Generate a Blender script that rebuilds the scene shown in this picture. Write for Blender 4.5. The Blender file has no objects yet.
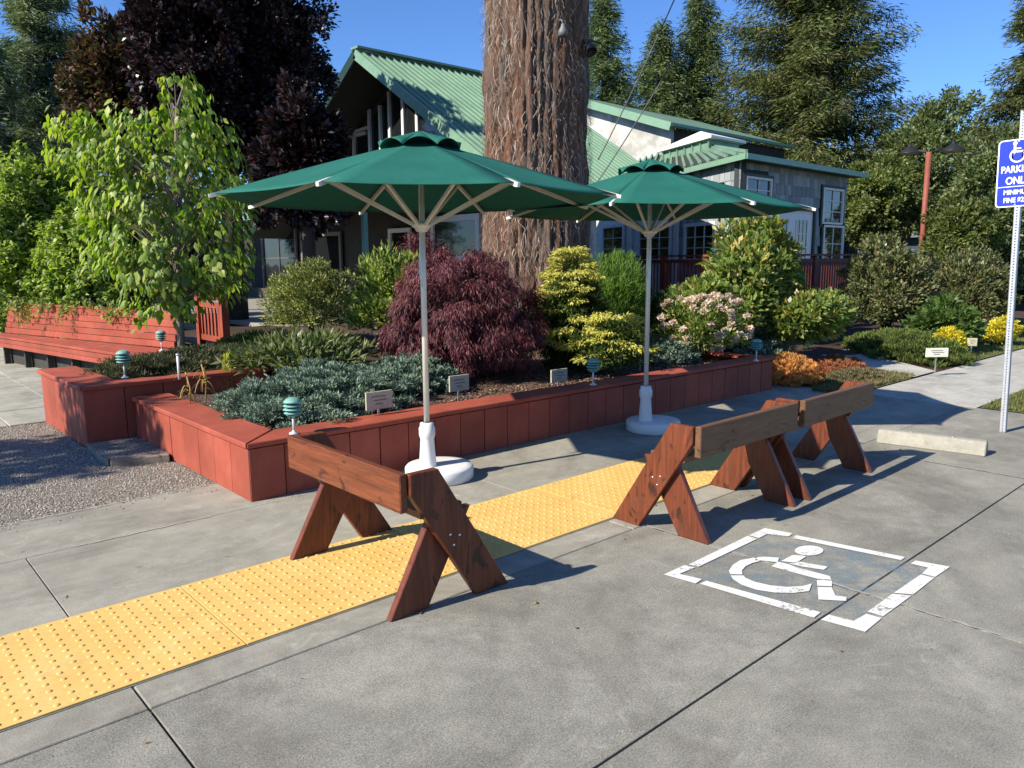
import bpy, bmesh, math, random
import numpy as np
from mathutils import Vector, Matrix

# ------------------------------------------------------------------ camera
FPX = 766.0
EYE = 1.6
_A = np.array([858, 129, -766.0]); _B = np.array([-702, 119, -766.0])
_A /= np.linalg.norm(_A); _B -= _A * (_A @ _B); _B /= np.linalg.norm(_B)
ROT = np.array([_A, _B, np.cross(_A, _B)])          # camera -> world
scene = bpy.context.scene
cam_d = bpy.data.cameras.new("camera"); cam = bpy.data.objects.new("camera", cam_d)
scene.collection.objects.link(cam)
cam_d.sensor_width = 36; cam_d.lens = FPX / 1024 * 36; cam_d.clip_end = 1000; cam_d.clip_start = .05
M4 = Matrix(ROT.tolist()).to_4x4(); M4.translation = Vector((0, 0, EYE)); cam.matrix_world = M4
scene.camera = cam

# ------------------------------------------------------------------ light
SUN_EL = 36.0; SHADOW_AZ = -10.5
w = bpy.data.worlds.new("World"); scene.world = w; w.use_nodes = True
nt = w.node_tree; bg = nt.nodes["Background"]
sky = nt.nodes.new("ShaderNodeTexSky"); sky.sky_type = 'NISHITA'; sky.sun_disc = False
sky.sun_elevation = math.radians(SUN_EL)
sd = Vector((-math.cos(math.radians(SHADOW_AZ)), -math.sin(math.radians(SHADOW_AZ)), math.tan(math.radians(SUN_EL)))).normalized()
sky.sun_rotation = math.atan2(sd.x, sd.y)
sky.air_density = 1.0; sky.dust_density = 0.1; sky.ozone_density = 3.0; sky.altitude = 300
tint = nt.nodes.new("ShaderNodeMix"); tint.data_type = 'RGBA'; tint.blend_type = 'MULTIPLY'; tint.inputs[0].default_value = 1
nt.links.new(sky.outputs[0], tint.inputs[6]); tint.inputs[7].default_value = (.70, 1.0, 1.46, 1)
nt.links.new(tint.outputs[2], bg.inputs[0]); bg.inputs[1].default_value = 0.078
sl = bpy.data.lights.new("sun", 'SUN'); sl.energy = 5.0; sl.angle = math.radians(.55); sl.color = (1, .93, .81)
so = bpy.data.objects.new("sun", sl); scene.collection.objects.link(so)
so.rotation_euler = sd.to_track_quat('Z', 'Y').to_euler()
scene.view_settings.view_transform = 'Standard'; scene.view_settings.look = 'None'
scene.view_settings.exposure = 0.72; scene.view_settings.gamma = 1
scene.render.engine = 'CYCLES'
scene.cycles.max_bounces = 6; scene.cycles.transparent_max_bounces = 6

# ------------------------------------------------------------------ helpers
def G(px, py, z=0.0):
    d = ROT @ np.array([px - 512, 384 - py, -FPX]); t = (z - EYE) / d[2]
    return Vector((d[0] * t, d[1] * t, z))
def DP(px, py, dep):
    d = ROT @ np.array([px - 512, 384 - py, -FPX]) * (dep / FPX)
    return Vector((d[0], d[1], d[2] + EYE))
C = scene.collection
def link(o, parent=None):
    C.objects.link(o)
    if parent: o.parent = parent
    return o
def tag(o, label=None, cat=None, group=None, kind=None):
    for k, v in (('label', label), ('category', cat), ('group', group), ('kind', kind)):
        if v: o[k] = v
    return o
def thing(name, label, cat, loc=(0, 0, 0), rz=0, group=None):
    o = bpy.data.objects.new(name, None); C.objects.link(o); o.location = loc; o.rotation_euler = (0, 0, rz)
    o.empty_display_size = .1
    return tag(o, label, cat, group)
def copy_tree(o, parent=None):
    c = o.copy(); C.objects.link(c); c.parent = parent
    for ch in o.children: copy_tree(ch, c)
    return c
def npmesh(name, v, f, mat, parent=None, smooth=False, mi=None):
    """v (N,3), f (M,k)"""
    v = np.asarray(v, np.float32); f = np.asarray(f, np.int32); k = f.shape[1]
    me = bpy.data.meshes.new(name)
    me.vertices.add(len(v)); me.vertices.foreach_set('co', v.ravel())
    me.loops.add(f.size); me.loops.foreach_set('vertex_index', f.ravel())
    me.polygons.add(len(f)); me.polygons.foreach_set('loop_start', np.arange(0, f.size, k, dtype=np.int32))
    me.polygons.foreach_set('loop_total', np.full(len(f), k, np.int32))
    if smooth: me.polygons.foreach_set('use_smooth', np.ones(len(f), bool))
    mats = mat if isinstance(mat, (list, tuple)) else [mat]
    for m in mats: me.materials.append(m)
    if mi is not None: me.polygons.foreach_set('material_index', np.asarray(mi, np.int32))
    me.update(calc_edges=True)
    return link(bpy.data.objects.new(name, me), parent)

class MB:
    """collects shapes into one mesh"""
    def __init__(s): s.bm = bmesh.new()
    def box(s, x0, x1, y0, y1, z0, z1, mtx=None, bev=0):
        vs = [s.bm.verts.new(p) for p in [(x0,y0,z0),(x1,y0,z0),(x1,y1,z0),(x0,y1,z0),(x0,y0,z1),(x1,y0,z1),(x1,y1,z1),(x0,y1,z1)]]
        fs = [s.bm.faces.new([vs[i] for i in q]) for q in [(0,3,2,1),(4,5,6,7),(0,1,5,4),(1,2,6,5),(2,3,7,6),(3,0,4,7)]]
        if bev:
            es = set(e for f in fs for e in f.edges)
            r = bmesh.ops.bevel(s.bm, geom=list(es), offset=bev, segments=1, affect='EDGES', profile=.5)
            vs = list(set(v for f in r['faces'] for v in f.verts) | set(v for v in vs if v.is_valid))
        if mtx is not None:
            for v in vs: v.co = mtx @ v.co
        return s
    def prism(s, poly, a, b, axis='x', bev=0):
        """poly: 2D points extruded between a and b along axis. x:(y,z) y:(x,z) z:(x,y)"""
        def P(p, t):
            return {'x': (t, p[0], p[1]), 'y': (p[0], t, p[1]), 'z': (p[0], p[1], t)}[axis]
        A = [s.bm.verts.new(P(p, a)) for p in poly]; B = [s.bm.verts.new(P(p, b)) for p in poly]
        fs = [s.bm.faces.new(A[::-1]), s.bm.faces.new(B)]
        n = len(poly)
        for i in range(n): fs.append(s.bm.faces.new([A[i], A[(i+1) % n], B[(i+1) % n], B[i]]))
        bmesh.ops.recalc_face_normals(s.bm, faces=fs)
        if bev:
            es = list(set(e for f in fs for e in f.edges))
            bmesh.ops.bevel(s.bm, geom=es, offset=bev, segments=1, affect='EDGES', profile=.5)
        return s
    def quad(s, *pts):
        s.bm.faces.new([s.bm.verts.new(p) for p in pts]); return s
    def tube(s, pts, rs, n=8, cap=True):
        pts = [Vector(p) for p in pts]
        if not isinstance(rs, (list, tuple)): rs = [rs] * len(pts)
        rings = []; prev = None
        for i, p in enumerate(pts):
            d = (pts[min(i+1, len(pts)-1)] - pts[max(i-1, 0)]).normalized()
            if prev is None:
                a = d.orthogonal().normalized()
            else:
                a = (prev - d * prev.dot(d)).normalized()
            prev = a; b = d.cross(a)
            rings.append([s.bm.verts.new(p + (a * math.cos(2*math.pi*k/n) + b * math.sin(2*math.pi*k/n)) * rs[i]) for k in range(n)])
        for r0, r1 in zip(rings, rings[1:]):
            for k in range(n):
                f = s.bm.faces.new([r0[k], r0[(k+1) % n], r1[(k+1) % n], r1[k]]); f.smooth = True
        if cap:
            s.bm.faces.new(rings[0][::-1]); s.bm.faces.new(rings[-1])
        return s
    def lathe(s, prof, cx=0, cy=0, n=24, smooth=True):
        """prof list of (r,z)"""
        rings = []
        for r, z in prof:
            rings.append([s.bm.verts.new((cx + max(r, 1e-4) * math.cos(2*math.pi*k/n), cy + max(r, 1e-4) * math.sin(2*math.pi*k/n), z)) for k in range(n)])
        for r0, r1 in zip(rings, rings[1:]):
            for k in range(n):
                f = s.bm.faces.new([r0[k], r0[(k+1) % n], r1[(k+1) % n], r1[k]]); f.smooth = smooth
        return s
    def bar(s, p, q, wx, wz, up=(0, 0, 1)):
        """rectangular bar from p to q, wx sideways, wz along up"""
        p = Vector(p); q = Vector(q); d = q - p; L = d.length; d.normalize()
        u = Vector(up); sx = d.cross(u)
        if sx.length < 1e-4: sx = d.orthogonal()
        sx.normalize(); u = sx.cross(d)
        m = Matrix((d, sx, u)).transposed().to_4x4(); m.translation = p
        return s.box(0, L, -wx/2, wx/2, -wz/2, wz/2, m)
    def build(s, name, mat, parent=None, smooth=False):
        me = bpy.data.meshes.new(name); s.bm.normal_update(); s.bm.to_mesh(me); s.bm.free()
        if isinstance(mat, (list, tuple)):
            for m in mat: me.materials.append(m)
        else: me.materials.append(mat)
        if smooth:
            for p in me.polygons: p.use_smooth = True
        return link(bpy.data.objects.new(name, me), parent)

# ------------------------------------------------------------------ materials
class NT:
    def __init__(s, name):
        s.m = bpy.data.materials.new(name); s.m.use_nodes = True; s.t = s.m.node_tree
        s.p = s.t.nodes['Principled BSDF']; s.out = s.t.nodes['Material Output']
        s.p.inputs['Specular IOR Level'].default_value = .35
    def n(s, typ, **kw):
        nd = s.t.nodes.new(typ)
        for k, v in kw.items():
            if k.startswith('_'): setattr(nd, k[1:], v)
            else:
                key = k.replace('__', ' ')
                nd.inputs[key].default_value = v
        return nd
    def l(s, a, b): s.t.links.new(a, b)
    def coord(s, kind='Object', scale=None, rot=None):
        c = s.n('ShaderNodeTexCoord').outputs[kind]
        if scale is not None or rot is not None:
            mp = s.n('ShaderNodeMapping'); s.l(c, mp.inputs[0])
            if scale is not None: mp.inputs['Scale'].default_value = scale
            if rot is not None: mp.inputs['Rotation'].default_value = rot
            c = mp.outputs[0]
        return c
    def noise(s, vec, scale, detail=6, rough=.6, dist=0):
        nd = s.n('ShaderNodeTexNoise'); s.l(vec, nd.inputs['Vector'])
        nd.inputs['Scale'].default_value = scale; nd.inputs['Detail'].default_value = detail
        nd.inputs['Roughness'].default_value = rough; nd.inputs['Distortion'].default_value = dist
        return nd.outputs['Fac']
    def ramp(s, fac, stops, interp='LINEAR'):
        nd = s.n('ShaderNodeValToRGB'); s.l(fac, nd.inputs[0]); cr = nd.color_ramp; cr.interpolation = interp
        while len(cr.elements) > 1: cr.elements.remove(cr.elements[-1])
        for i, (p, c) in enumerate(stops):
            e = cr.elements[0] if i == 0 else cr.elements.new(p)
            e.position = p; e.color = (*c, 1) if len(c) == 3 else c
        return nd.outputs[0]
    def mix(s, fac, a, b, mode='MIX'):
        nd = s.n('ShaderNodeMix', _data_type='RGBA', _blend_type=mode)
        for inp, v in ((nd.inputs[0], fac), (nd.inputs[6], a), (nd.inputs[7], b)):
            if hasattr(v, 'is_output'): s.l(v, inp)
            elif isinstance(v, (tuple, list)): inp.default_value = (*v, 1) if len(v) == 3 else v
            else: inp.default_value = v
        return nd.outputs[2]
    def math(s, op, a, b=0.0):
        nd = s.n('ShaderNodeMath', _operation=op)
        for i, v in enumerate((a, b)):
            if hasattr(v, 'is_output'): s.l(v, nd.inputs[i])
            else: nd.inputs[i].default_value = v
        return nd.outputs[0]
    def bump(s, h, strength=.3, dist=.01):
        nd = s.n('ShaderNodeBump'); s.l(h, nd.inputs['Height'])
        nd.inputs['Strength'].default_value = strength; nd.inputs['Distance'].default_value = dist
        s.l(nd.outputs[0], s.p.inputs['Normal']); return nd
    def col(s, c):
        if hasattr(c, 'is_output'): s.l(c, s.p.inputs['Base Color'])
        else: s.p.inputs['Base Color'].default_value = (*c, 1)
        return s
    def rough(s, r): s.p.inputs['Roughness'].default_value = r; return s

def m_plain(name, c, rough=.6, metal=0, var=.12, sc=8, bump=0):
    a = NT(name); v = a.coord()
    f = a.noise(v, sc, 6)
    lo = tuple(x * (1 - var) for x in c); hi = tuple(min(1, x * (1 + var)) for x in c)
    a.col(a.ramp(f, [(.3, lo), (.7, hi)])); a.rough(rough); a.p.inputs['Metallic'].default_value = metal
    if bump: a.bump(a.noise(v, sc * 12, 4), bump, .004)
    return a.m

def m_concrete(name, base, speck=.35, patch=.3, warm=0.0, sc=1.0, streak=False):
    a = NT(name); v = a.coord('Object')
    big = a.noise(v, .9 * sc, 8, .62, .3); mid = a.noise(v, 5 * sc, 8, .7); fine = a.noise(v, 130, 3, .8); fine2 = a.noise(v, 420, 2, .7)
    b = np.array(base)
    c1 = a.ramp(big, [(.32, tuple(b * (1 - patch))), (.5, tuple(b)), (.68, tuple(b * (1 + patch * .9)))])
    c2 = a.mix(.55, c1, a.ramp(mid, [(.33, (.68, .68, .66)), (.52, (1, 1, 1)), (.72, (1.3, 1.28, 1.22))]), 'MULTIPLY')
    sp = a.ramp(fine, [(.3, (1 - speck,) * 3), (.5, (1, 1, 1)), (.7, (1 + speck,) * 3)])
    c3 = a.mix(.8, c2, sp, 'MULTIPLY')
    sp2 = a.ramp(fine2, [(.35, (1 - speck,) * 3), (.65, (1 + speck,) * 3)])
    c4 = a.mix(.6, c3, sp2, 'MULTIPLY')
    # pale scuffs
    if streak:
        vs = a.coord('Object', scale=(.6, 9, 1)); st = a.noise(vs, 2.2, 6, .7)
        c4 = a.mix(a.ramp(st, [(.5, (0, 0, 0)), (.75, (.5,) * 3)]), c4, tuple(b * 1.25))
    sc1 = a.noise(v, 1.8, 12, .78, .6)
    c5 = a.mix(a.ramp(sc1, [(.54, (0, 0, 0)), (.72, (.5,) * 3)]), c4, tuple(b * 1.7))
    sc2 = a.noise(v, 6.5, 14, .82, 1.2); msk = a.noise(v, 1.1, 3, .5)
    c5 = a.mix(a.math('MULTIPLY', a.ramp(sc2, [(.53, (0, 0, 0)), (.66, (.75,) * 3)]), a.ramp(msk, [(.4, (0, 0, 0)), (.62, (1, 1, 1))])), c5, tuple(b * 1.6))
    st2 = a.noise(a.coord('Object', scale=(1, 1, 1)), .55, 10, .7, 2.0)
    c5 = a.mix(1.0, c5, a.ramp(st2, [(.36, (.78, .77, .76)), (.5, (1, 1, 1)), (.66, (1.1, 1.09, 1.05))]), 'MULTIPLY')
    # a few dark spots
    oil = a.noise(v, 1.35, 5, .55, .3); c5 = a.mix(a.ramp(oil, [(.6, (0, 0, 0)), (.74, (.55,) * 3)]), c5, tuple(b * .68))
    vor = a.n('ShaderNodeTexVoronoi'); a.l(v, vor.inputs['Vector']); vor.inputs['Scale'].default_value = 1.9
    dk = a.ramp(vor.outputs['Distance'], [(.012, (.55,) * 3), (.03, (1, 1, 1))])
    c6 = a.mix(1.0, c5, dk, 'MULTIPLY')
    a.col(c6); a.rough(.9); a.p.inputs['Specular IOR Level'].default_value = .2
    a.bump(a.math('ADD', fine, a.math('MULTIPLY', fine2, .6)), .55, .004)
    return a.m

def m_wood(name, c1, c2, knots=(.05, .02, .01), axis='x', rough=.45, wear=.0, wcol=(.12,.10,.08), sc=1.0, knot_amt=1):
    """plank grain running along the axis in object space"""
    a = NT(name)
    s = {'x': (1.2, 16, 16), 'y': (16, 1.2, 16), 'z': (16, 16, 1.2)}[axis]
    v = a.coord('Object', scale=tuple(q * sc for q in s)); vo = a.coord('Object')
    g = a.noise(v, 1.6, 8, .65, 1.2); g2 = a.noise(v, 6, 6, .7)
    col = a.ramp(g, [(.3, c1), (.5, tuple((np.array(c1) + np.array(c2)) / 2)), (.7, c2)])
    col = a.mix(.35, col, a.ramp(g2, [(.3, (.6, .6, .6)), (.7, (1.25, 1.25, 1.25))]), 'MULTIPLY')
    if knot_amt:
        kv = a.coord('Object', scale={'x': (1, 2, 2), 'y': (2, 1, 2), 'z': (2, 2, 1)}[axis])
        n2 = a.noise(kv, 5.5, 3, .5, 1.5)
        col = a.mix(a.ramp(n2, [(.6, (0, 0, 0)), (.68, (.8 * knot_amt,) * 3)]), col, knots)
    if wear:
        wn = a.noise(vo, 9, 8, .75)
        col = a.mix(a.ramp(wn, [(.55, (0, 0, 0)), (.75, (wear,) * 3)]), col, wcol)
    a.col(col); a.rough(rough); a.bump(g2, .18, .003)
    return a.m

def m_paint_wood(name, c, axis='z', fade=.25):
    a = NT(name); s = {'x': (1, 20, 20), 'y': (20, 1, 20), 'z': (20, 20, 1)}[axis]
    v = a.coord('Object', scale=s); vo = a.coord()
    g = a.noise(v, 2.2, 8, .7, .4); n = a.noise(vo, 2.4, 8, .65)
    c = np.array(c)
    col = a.ramp(n, [(.3, tuple(c * (1 - fade))), (.5, tuple(c)), (.72, tuple(c * (1 + fade) + .008))])
    col = a.mix(.3, col, a.ramp(g, [(.3, (.7,) * 3), (.7, (1.2,) * 3)]), 'MULTIPLY')
    d = a.noise(vo, 14, 6, .75)
    col = a.mix(a.ramp(d, [(.66, (0, 0, 0)), (.8, (.45,) * 3)]), col, tuple(c * .45))
    isl = a.n('ShaderNodeNewGeometry').outputs['Random Per Island']
    col = a.mix(.6, col, a.ramp(isl, [(0, (.84,) * 3), (1, (1.12,) * 3)]), 'MULTIPLY')
    a.col(col); a.rough(.7); a.bump(g, .15, .003)
    return a.m

def m_leaf(name, cols, trans=.35, rough=.5, spec=.3, big=.25, tcol=None, bsc=1.2):
    """cols: list of colours picked at random per leaf"""
    a = NT(name); g = a.n('ShaderNodeNewGeometry').outputs['Random Per Island']
    n = len(cols); st = [((i + .0) / n, c) for i, c in enumerate(cols)]
    col = a.ramp(g, st, 'CONSTANT' if n > 3 else 'LINEAR')
    nz = a.noise(a.coord(), bsc, 4, .6)
    col = a.mix(1.0, col, a.ramp(nz, [(.3, (1 - big,) * 3), (.7, (1 + big,) * 3)]), 'MULTIPLY')
    a.col(col); a.rough(rough); a.p.inputs['Specular IOR Level'].default_value = spec
    tr = a.n('ShaderNodeBsdfTranslucent')
    tc = a.mix(1.0, col, tcol or (1.35, 1.5, .6), 'MULTIPLY'); a.l(tc, tr.inputs[0])
    mx = a.n('ShaderNodeMixShader'); mx.inputs[0].default_value = trans
    a.l(a.p.outputs[0], mx.inputs[1]); a.l(tr.outputs[0], mx.inputs[2]); a.l(mx.outputs[0], a.out.inputs[0])
    return a.m

RED = (.31, .066, .036)
M = {}
M['apron'] = m_concrete('apron_concrete', (.258, .245, .203), .55, .15)
M['walk'] = m_concrete('walk_concrete', (.305, .286, .232), .3, .17, sc=.8, streak=True)
M['far_walk'] = m_concrete('sidewalk_concrete', (.40, .385, .335), .16, .12, sc=.8, streak=True)
M['pavers'] = m_concrete('paver_concrete', (.34, .325, .27), .2, .25)
M['gap'] = m_plain('joint_dirt', (.085, .077, .062), .95, var=.5, sc=9)
M['caulk'] = m_plain('joint_sealant', (.33, .31, .26), .9, var=.25, sc=20)
M['white_plastic'] = m_plain('white_plastic', (.72, .71, .68), .4, var=.05)
M['pole'] = m_plain('aluminium_pole', (.72, .70, .62), .38, .25, var=.06)
M['rib'] = m_plain('beige_aluminium', (.62, .59, .51), .45, .1, var=.08)
M['steel'] = m_plain('galvanised_steel', (.5, .52, .53), .38, .75, var=.12, sc=30)
M['bolt'] = m_plain('zinc_bolt', (.75, .75, .74), .25, .9)
M['teal'] = m_plain('verdigris_metal', (.17, .36, .31), .55, .1, var=.25, sc=40)
M['white_metal'] = m_plain('pale_metal', (.62, .62, .58), .4, .2)
M['soil'] = m_concrete('dark_soil', (.07, .045, .03), .5, .4)
M['green_trim'] = m_plain('green_metal_trim', (.19, .32, .215), .42, .1, var=.1)
M['roof'] = m_plain('green_standing_seam', (.175, .285, .195), .42, .1, var=.14, sc=1.6)
M['white_trim'] = m_plain('white_trim_paint', (.72, .71, .66), .6, var=.08)
M['white_wall'] = m_concrete('weathered_white_panel', (.5, .49, .45), .1, .3)
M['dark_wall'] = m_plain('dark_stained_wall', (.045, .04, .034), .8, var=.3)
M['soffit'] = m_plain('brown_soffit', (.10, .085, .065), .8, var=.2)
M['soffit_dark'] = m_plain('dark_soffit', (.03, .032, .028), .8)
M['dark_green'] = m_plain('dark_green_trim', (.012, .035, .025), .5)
M['black'] = m_plain('black_metal', (.02, .02, .02), .45)
M['pale_board'] = m_plain('weathered_label_board', (.42, .39, .29), .7, var=.25, sc=60)
M['white_board'] = m_plain('pale_label_board', (.74, .72, .6), .6, var=.06)
M['dash'] = m_plain('faded_label_ink', (.16, .15, .11), .8)
M['red_v'] = m_paint_wood('red_painted_boards', RED, 'z')
M['red_x'] = m_paint_wood('red_painted_cap_long', RED, 'x')
M['red_y'] = m_paint_wood('red_painted_cap_short', RED, 'y')
M['red_dark'] = m_paint_wood('dark_red_rail_paint', (.16, .035, .025), 'z')
M['deck'] = m_wood('weathered_deck', (.22, .2, .16), (.36, .33, .27), axis='x', rough=.85, knot_amt=0)
M['timber'] = m_wood('grey_timber', (.15, .13, .1), (.27, .24, .18), axis='x', rough=.9)
M['stainA'] = m_wood('red_brown_stain', (.075, .02, .01), (.21, .055, .022), (.022, .012, .008), 'z', .42, .8, (.06, .042, .034))
M['stainY'] = m_wood('red_brown_stain_rail', (.085, .024, .011), (.24, .07, .026), (.03, .014, .009), 'y', .36, .6, (.07, .05, .038))
M['stainX'] = m_wood('brown_weathered_rail', (.105, .05, .024), (.19, .098, .048), (.03, .02, .012), 'x', .5, .35, (.07, .055, .04))
M['bark_pale'] = m_plain('smooth_grey_bark', (.2, .17, .13), .85, var=.3, sc=12, bump=.4)
M['bark_dark'] = m_plain('dark_bark', (.06, .048, .038), .9, var=.3, sc=6, bump=.5)

def m_glass():
    a = NT('window_glass'); a.col((.012, .014, .015)); a.rough(.04); a.p.inputs['Specular IOR Level'].default_value = .8
    v = a.coord(); a.bump(a.noise(v, 1.5, 2), .06, .05); return a.m
M['glass'] = m_glass()
def m_fabric():
    a = NT('green_canvas'); v = a.coord('Object')
    n = a.noise(v, 3, 5, .6)
    col = a.ramp(n, [(.3, (.014, .108, .078)), (.7, (.019, .13, .096))])
    a.col(col); a.rough(.75); a.p.inputs['Specular IOR Level'].default_value = .18
    a.bump(a.noise(a.coord('Object', scale=(1, 1, .2)), 5, 5, .6, .8), .35, .02)
    tr = a.n('ShaderNodeBsdfTranslucent'); tr.inputs[0].default_value = (.008, .11, .07, 1)
    mx = a.n('ShaderNodeMixShader'); mx.inputs[0].default_value = .03
    a.l(a.p.outputs[0], mx.inputs[1]); a.l(tr.outputs[0], mx.inputs[2]); a.l(mx.outputs[0], a.out.inputs[0])
    return a.m
M['canvas'] = m_fabric()
def m_tactile():
    a = NT('yellow_tactile'); v = a.coord()
    n = a.noise(v, 3, 8, .7); n2 = a.noise(v, 60, 4, .8)
    col = a.ramp(n, [(.3, (.62, .38, .10)), (.55, (.70, .445, .135)), (.75, (.75, .50, .185))])
    col = a.mix(.5, col, a.ramp(n2, [(.3, (.78, .76, .7)), (.6, (1.05,) * 3)]), 'MULTIPLY')
    d = a.noise(v, 5, 12, .82, .5)
    col = a.mix(a.ramp(d, [(.53, (0, 0, 0)), (.74, (.6,) * 3)]), col, (.34, .235, .11))
    d2 = a.noise(a.coord('Object', scale=(.4, 5, 1)), 2.5, 8, .75)
    col = a.mix(a.ramp(d2, [(.58, (0, 0, 0)), (.76, (.4,) * 3)]), col, (.3, .21, .11))
    a.col(col); a.rough(.75); a.bump(n2, .3, .002); return a.m
M['tactile'] = m_tactile()
def m_paint(name, c, amt, scale=30, soft=.05, top_=1.0):
    a = NT(name); v = a.coord(); a.col(c); a.rough(.8)
    n = a.noise(v, scale, 8, .8); b = a.noise(v, 3.2, 6, .7)
    s = a.math('ADD', a.math('MULTIPLY', n, .55), a.math('MULTIPLY', b, .45))
    k = a.ramp(s, [(amt, (0, 0, 0)), (amt + soft, (top_,) * 3)])
    tr = a.n('ShaderNodeBsdfTransparent'); mx = a.n('ShaderNodeMixShader'); a.l(k, mx.inputs[0])
    a.l(tr.outputs[0], mx.inputs[1]); a.l(a.p.outputs[0], mx.inputs[2]); a.l(mx.outputs[0], a.out.inputs[0])
    return a.m
M['mark_white'] = m_paint('worn_white_paint', (.66, .65, .6), .40, 60)
M['mark_blue'] = m_paint('worn_blue_paint', (.18, .27, .32), .47, 14, .14, .55)
def m_gravel(name, cols, scale=60):
    a = NT(name); v = a.coord()
    vo = a.n('ShaderNodeTexVoronoi'); a.l(v, vo.inputs['Vector']); vo.inputs['Scale'].default_value = scale
    sp = a.n('ShaderNodeSeparateColor'); a.l(vo.outputs['Color'], sp.inputs[0])
    col = a.ramp(sp.outputs[0], [(i / len(cols), c) for i, c in enumerate(cols)], 'CONSTANT')
    col = a.mix(1, col, a.ramp(vo.outputs['Distance'], [(.3, (1, 1, 1)), (.75, (.3,) * 3)]), 'MULTIPLY')
    a.col(col); a.rough(.9)
    a.bump(a.math('SUBTRACT', 1.0, vo.outputs['Distance']), .8, .012); return a.m
GRC = [(.36, .32, .26), (.26, .22, .175), (.44, .40, .33), (.19, .155, .12), (.32, .27, .21), (.5, .46, .39)]
M['gravel'] = m_gravel('gravel_bed', GRC, 105)
M['mulch'] = m_gravel('bark_mulch', [(.13, .07, .045), (.09, .05, .03), (.2, .12, .08), (.06, .035, .022), (.24, .16, .11)], 55)
def m_island(name, cols, rough=.85):
    a = NT(name); g = a.n('ShaderNodeNewGeometry').outputs['Random Per Island']
    a.col(a.ramp(g, [(i / len(cols), c) for i, c in enumerate(cols)], 'CONSTANT')); a.rough(rough); return a.m
M['stones'] = m_island('gravel_stones', GRC)
M['chips'] = m_island('mulch_chips', [(.16, .085, .05), (.1, .055, .035), (.25, .15, .1), (.3, .21, .15), (.07, .04, .025)])
M['litter'] = m_island('dry_leaf_litter', [(.22, .12, .05), (.1, .06, .03), (.3, .2, .08), (.14, .04, .02)])
def m_lawn():
    a = NT('lawn_ground'); v = a.coord()
    a.col(a.ramp(a.noise(v, 2.5, 8, .7), [(.3, (.07, .085, .025)), (.6, (.13, .15, .045)), (.8, (.2, .17, .08))])); a.rough(.95)
    a.bump(a.noise(v, 80, 4, .8), .8, .02); return a.m
M['lawn'] = m_lawn()
M['forest'] = m_plain('forest_floor', (.05, .045, .025), .95, var=.4, sc=.5)

# ------------------------------------------------------------------ foliage
def unit(v): return v / np.maximum(np.linalg.norm(v, axis=-1, keepdims=True), 1e-9)
def rdir(rng, n):
    v = rng.normal(size=(n, 3)); return unit(v)
def leaf_quads(p, d, nref, L, W, curl=.15, wide=.5):
    """rhombic leaf: base, right, tip, left. wide = position of the widest part."""
    s = unit(np.cross(d, nref)); n = np.cross(s, d)
    L = L[:, None]; W = W[:, None]
    mid = p + d * L * wide
    v = np.stack([p, mid + s * W * .5 + n * W * curl, p + d * L - n * L * curl, mid - s * W * .5 + n * W * curl], 1)
    return v.reshape(-1, 3), np.arange(len(p) * 4).reshape(-1, 4)
def lobed(dirs, rng, k=14, amp=.3, sharp=7):
    c = rdir(rng, k); w = rng.uniform(.4, 1, k)
    dd = dirs @ c.T
    return 1 - amp * .6 + amp * np.max(w * np.exp(sharp * (dd - 1)), axis=1)
def foliage_pts(rng, n, rad, K, cr, amp=.35, inner=.25, zmin=-.35, shell=.35, lob=14):
    """clumped points in an uneven ellipsoid (unit centre 0). returns pos, clump centre"""
    rad = np.array(rad, float)
    cd = rdir(rng, K * 3); cd = cd[cd[:, 2] > zmin][:K]; K = len(cd)
    m = lobed(cd, rng, lob, amp)
    rr = (1 - shell * rng.random(K) ** 1.3)
    cc = cd * (m * rr)[:, None]
    ni = int(n * inner); no = n - ni
    idx = rng.integers(0, K, no)
    off = rdir(rng, no) * (rng.random(no) ** .45 * cr)[:, None] * rng.uniform(.6, 1.25, K)[idx][:, None]
    po = cc[idx] + off * np.array([1, 1, .8])
    di = rdir(rng, ni); pi = di * (rng.random(ni) ** .4 * .72)[:, None]; pi[:, 2] = np.where(pi[:, 2] < zmin, -pi[:, 2] * .4, pi[:, 2])
    pos = np.concatenate([po, pi]) * rad; cen = np.concatenate([cc[idx], pi * .7]) * rad
    return pos, cen, no
def shrub_mesh(name, mat, parent, c, rad, n, L, W, seed, K=90, cr=.22, up=.4, out=.6, rnd=.5, droop=0, amp=.35,
               inner=.25, zmin=-.35, shell=.35, curl=.15, wide=.5, zfloor=None, lvar=.35, bias=.6, lob=14, rotz=0):
    rng = np.random.default_rng(seed)
    pos, cen, no = foliage_pts(rng, n, rad, K, cr, amp, inner, zmin, shell, lob)
    if rotz:
        cs, sn = math.cos(rotz), math.sin(rotz)
        for arr in (pos, cen):
            x = arr[:, 0] * cs - arr[:, 1] * sn; y = arr[:, 0] * sn + arr[:, 1] * cs; arr[:, 0] = x; arr[:, 1] = y
    dcl = unit(pos - cen + 1e-6); dc = unit(pos / np.array(rad))
    d = unit(dcl * .45 + dc * out + np.array([0, 0, up]) + rdir(rng, n) * rnd - np.array([0, 0, droop]))
    nref = unit(dc * .6 + np.array([0, 0, bias]) + rdir(rng, n) * .7)
    Ls = L * rng.uniform(1 - lvar, 1 + lvar, n); Ws = W * rng.uniform(1 - lvar, 1 + lvar, n)
    Ls[no:] *= 1.3; Ws[no:] *= 1.5
    p = pos + np.array(c)
    if zfloor is not None:
        k = p[:, 2] > zfloor; p, d, nref, Ls, Ws = p[k], d[k], nref[k], Ls[k], Ws[k]
    v, f = leaf_quads(p, d, nref, Ls, Ws, curl, wide)
    return npmesh(name, v, f, mat, parent)
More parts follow.
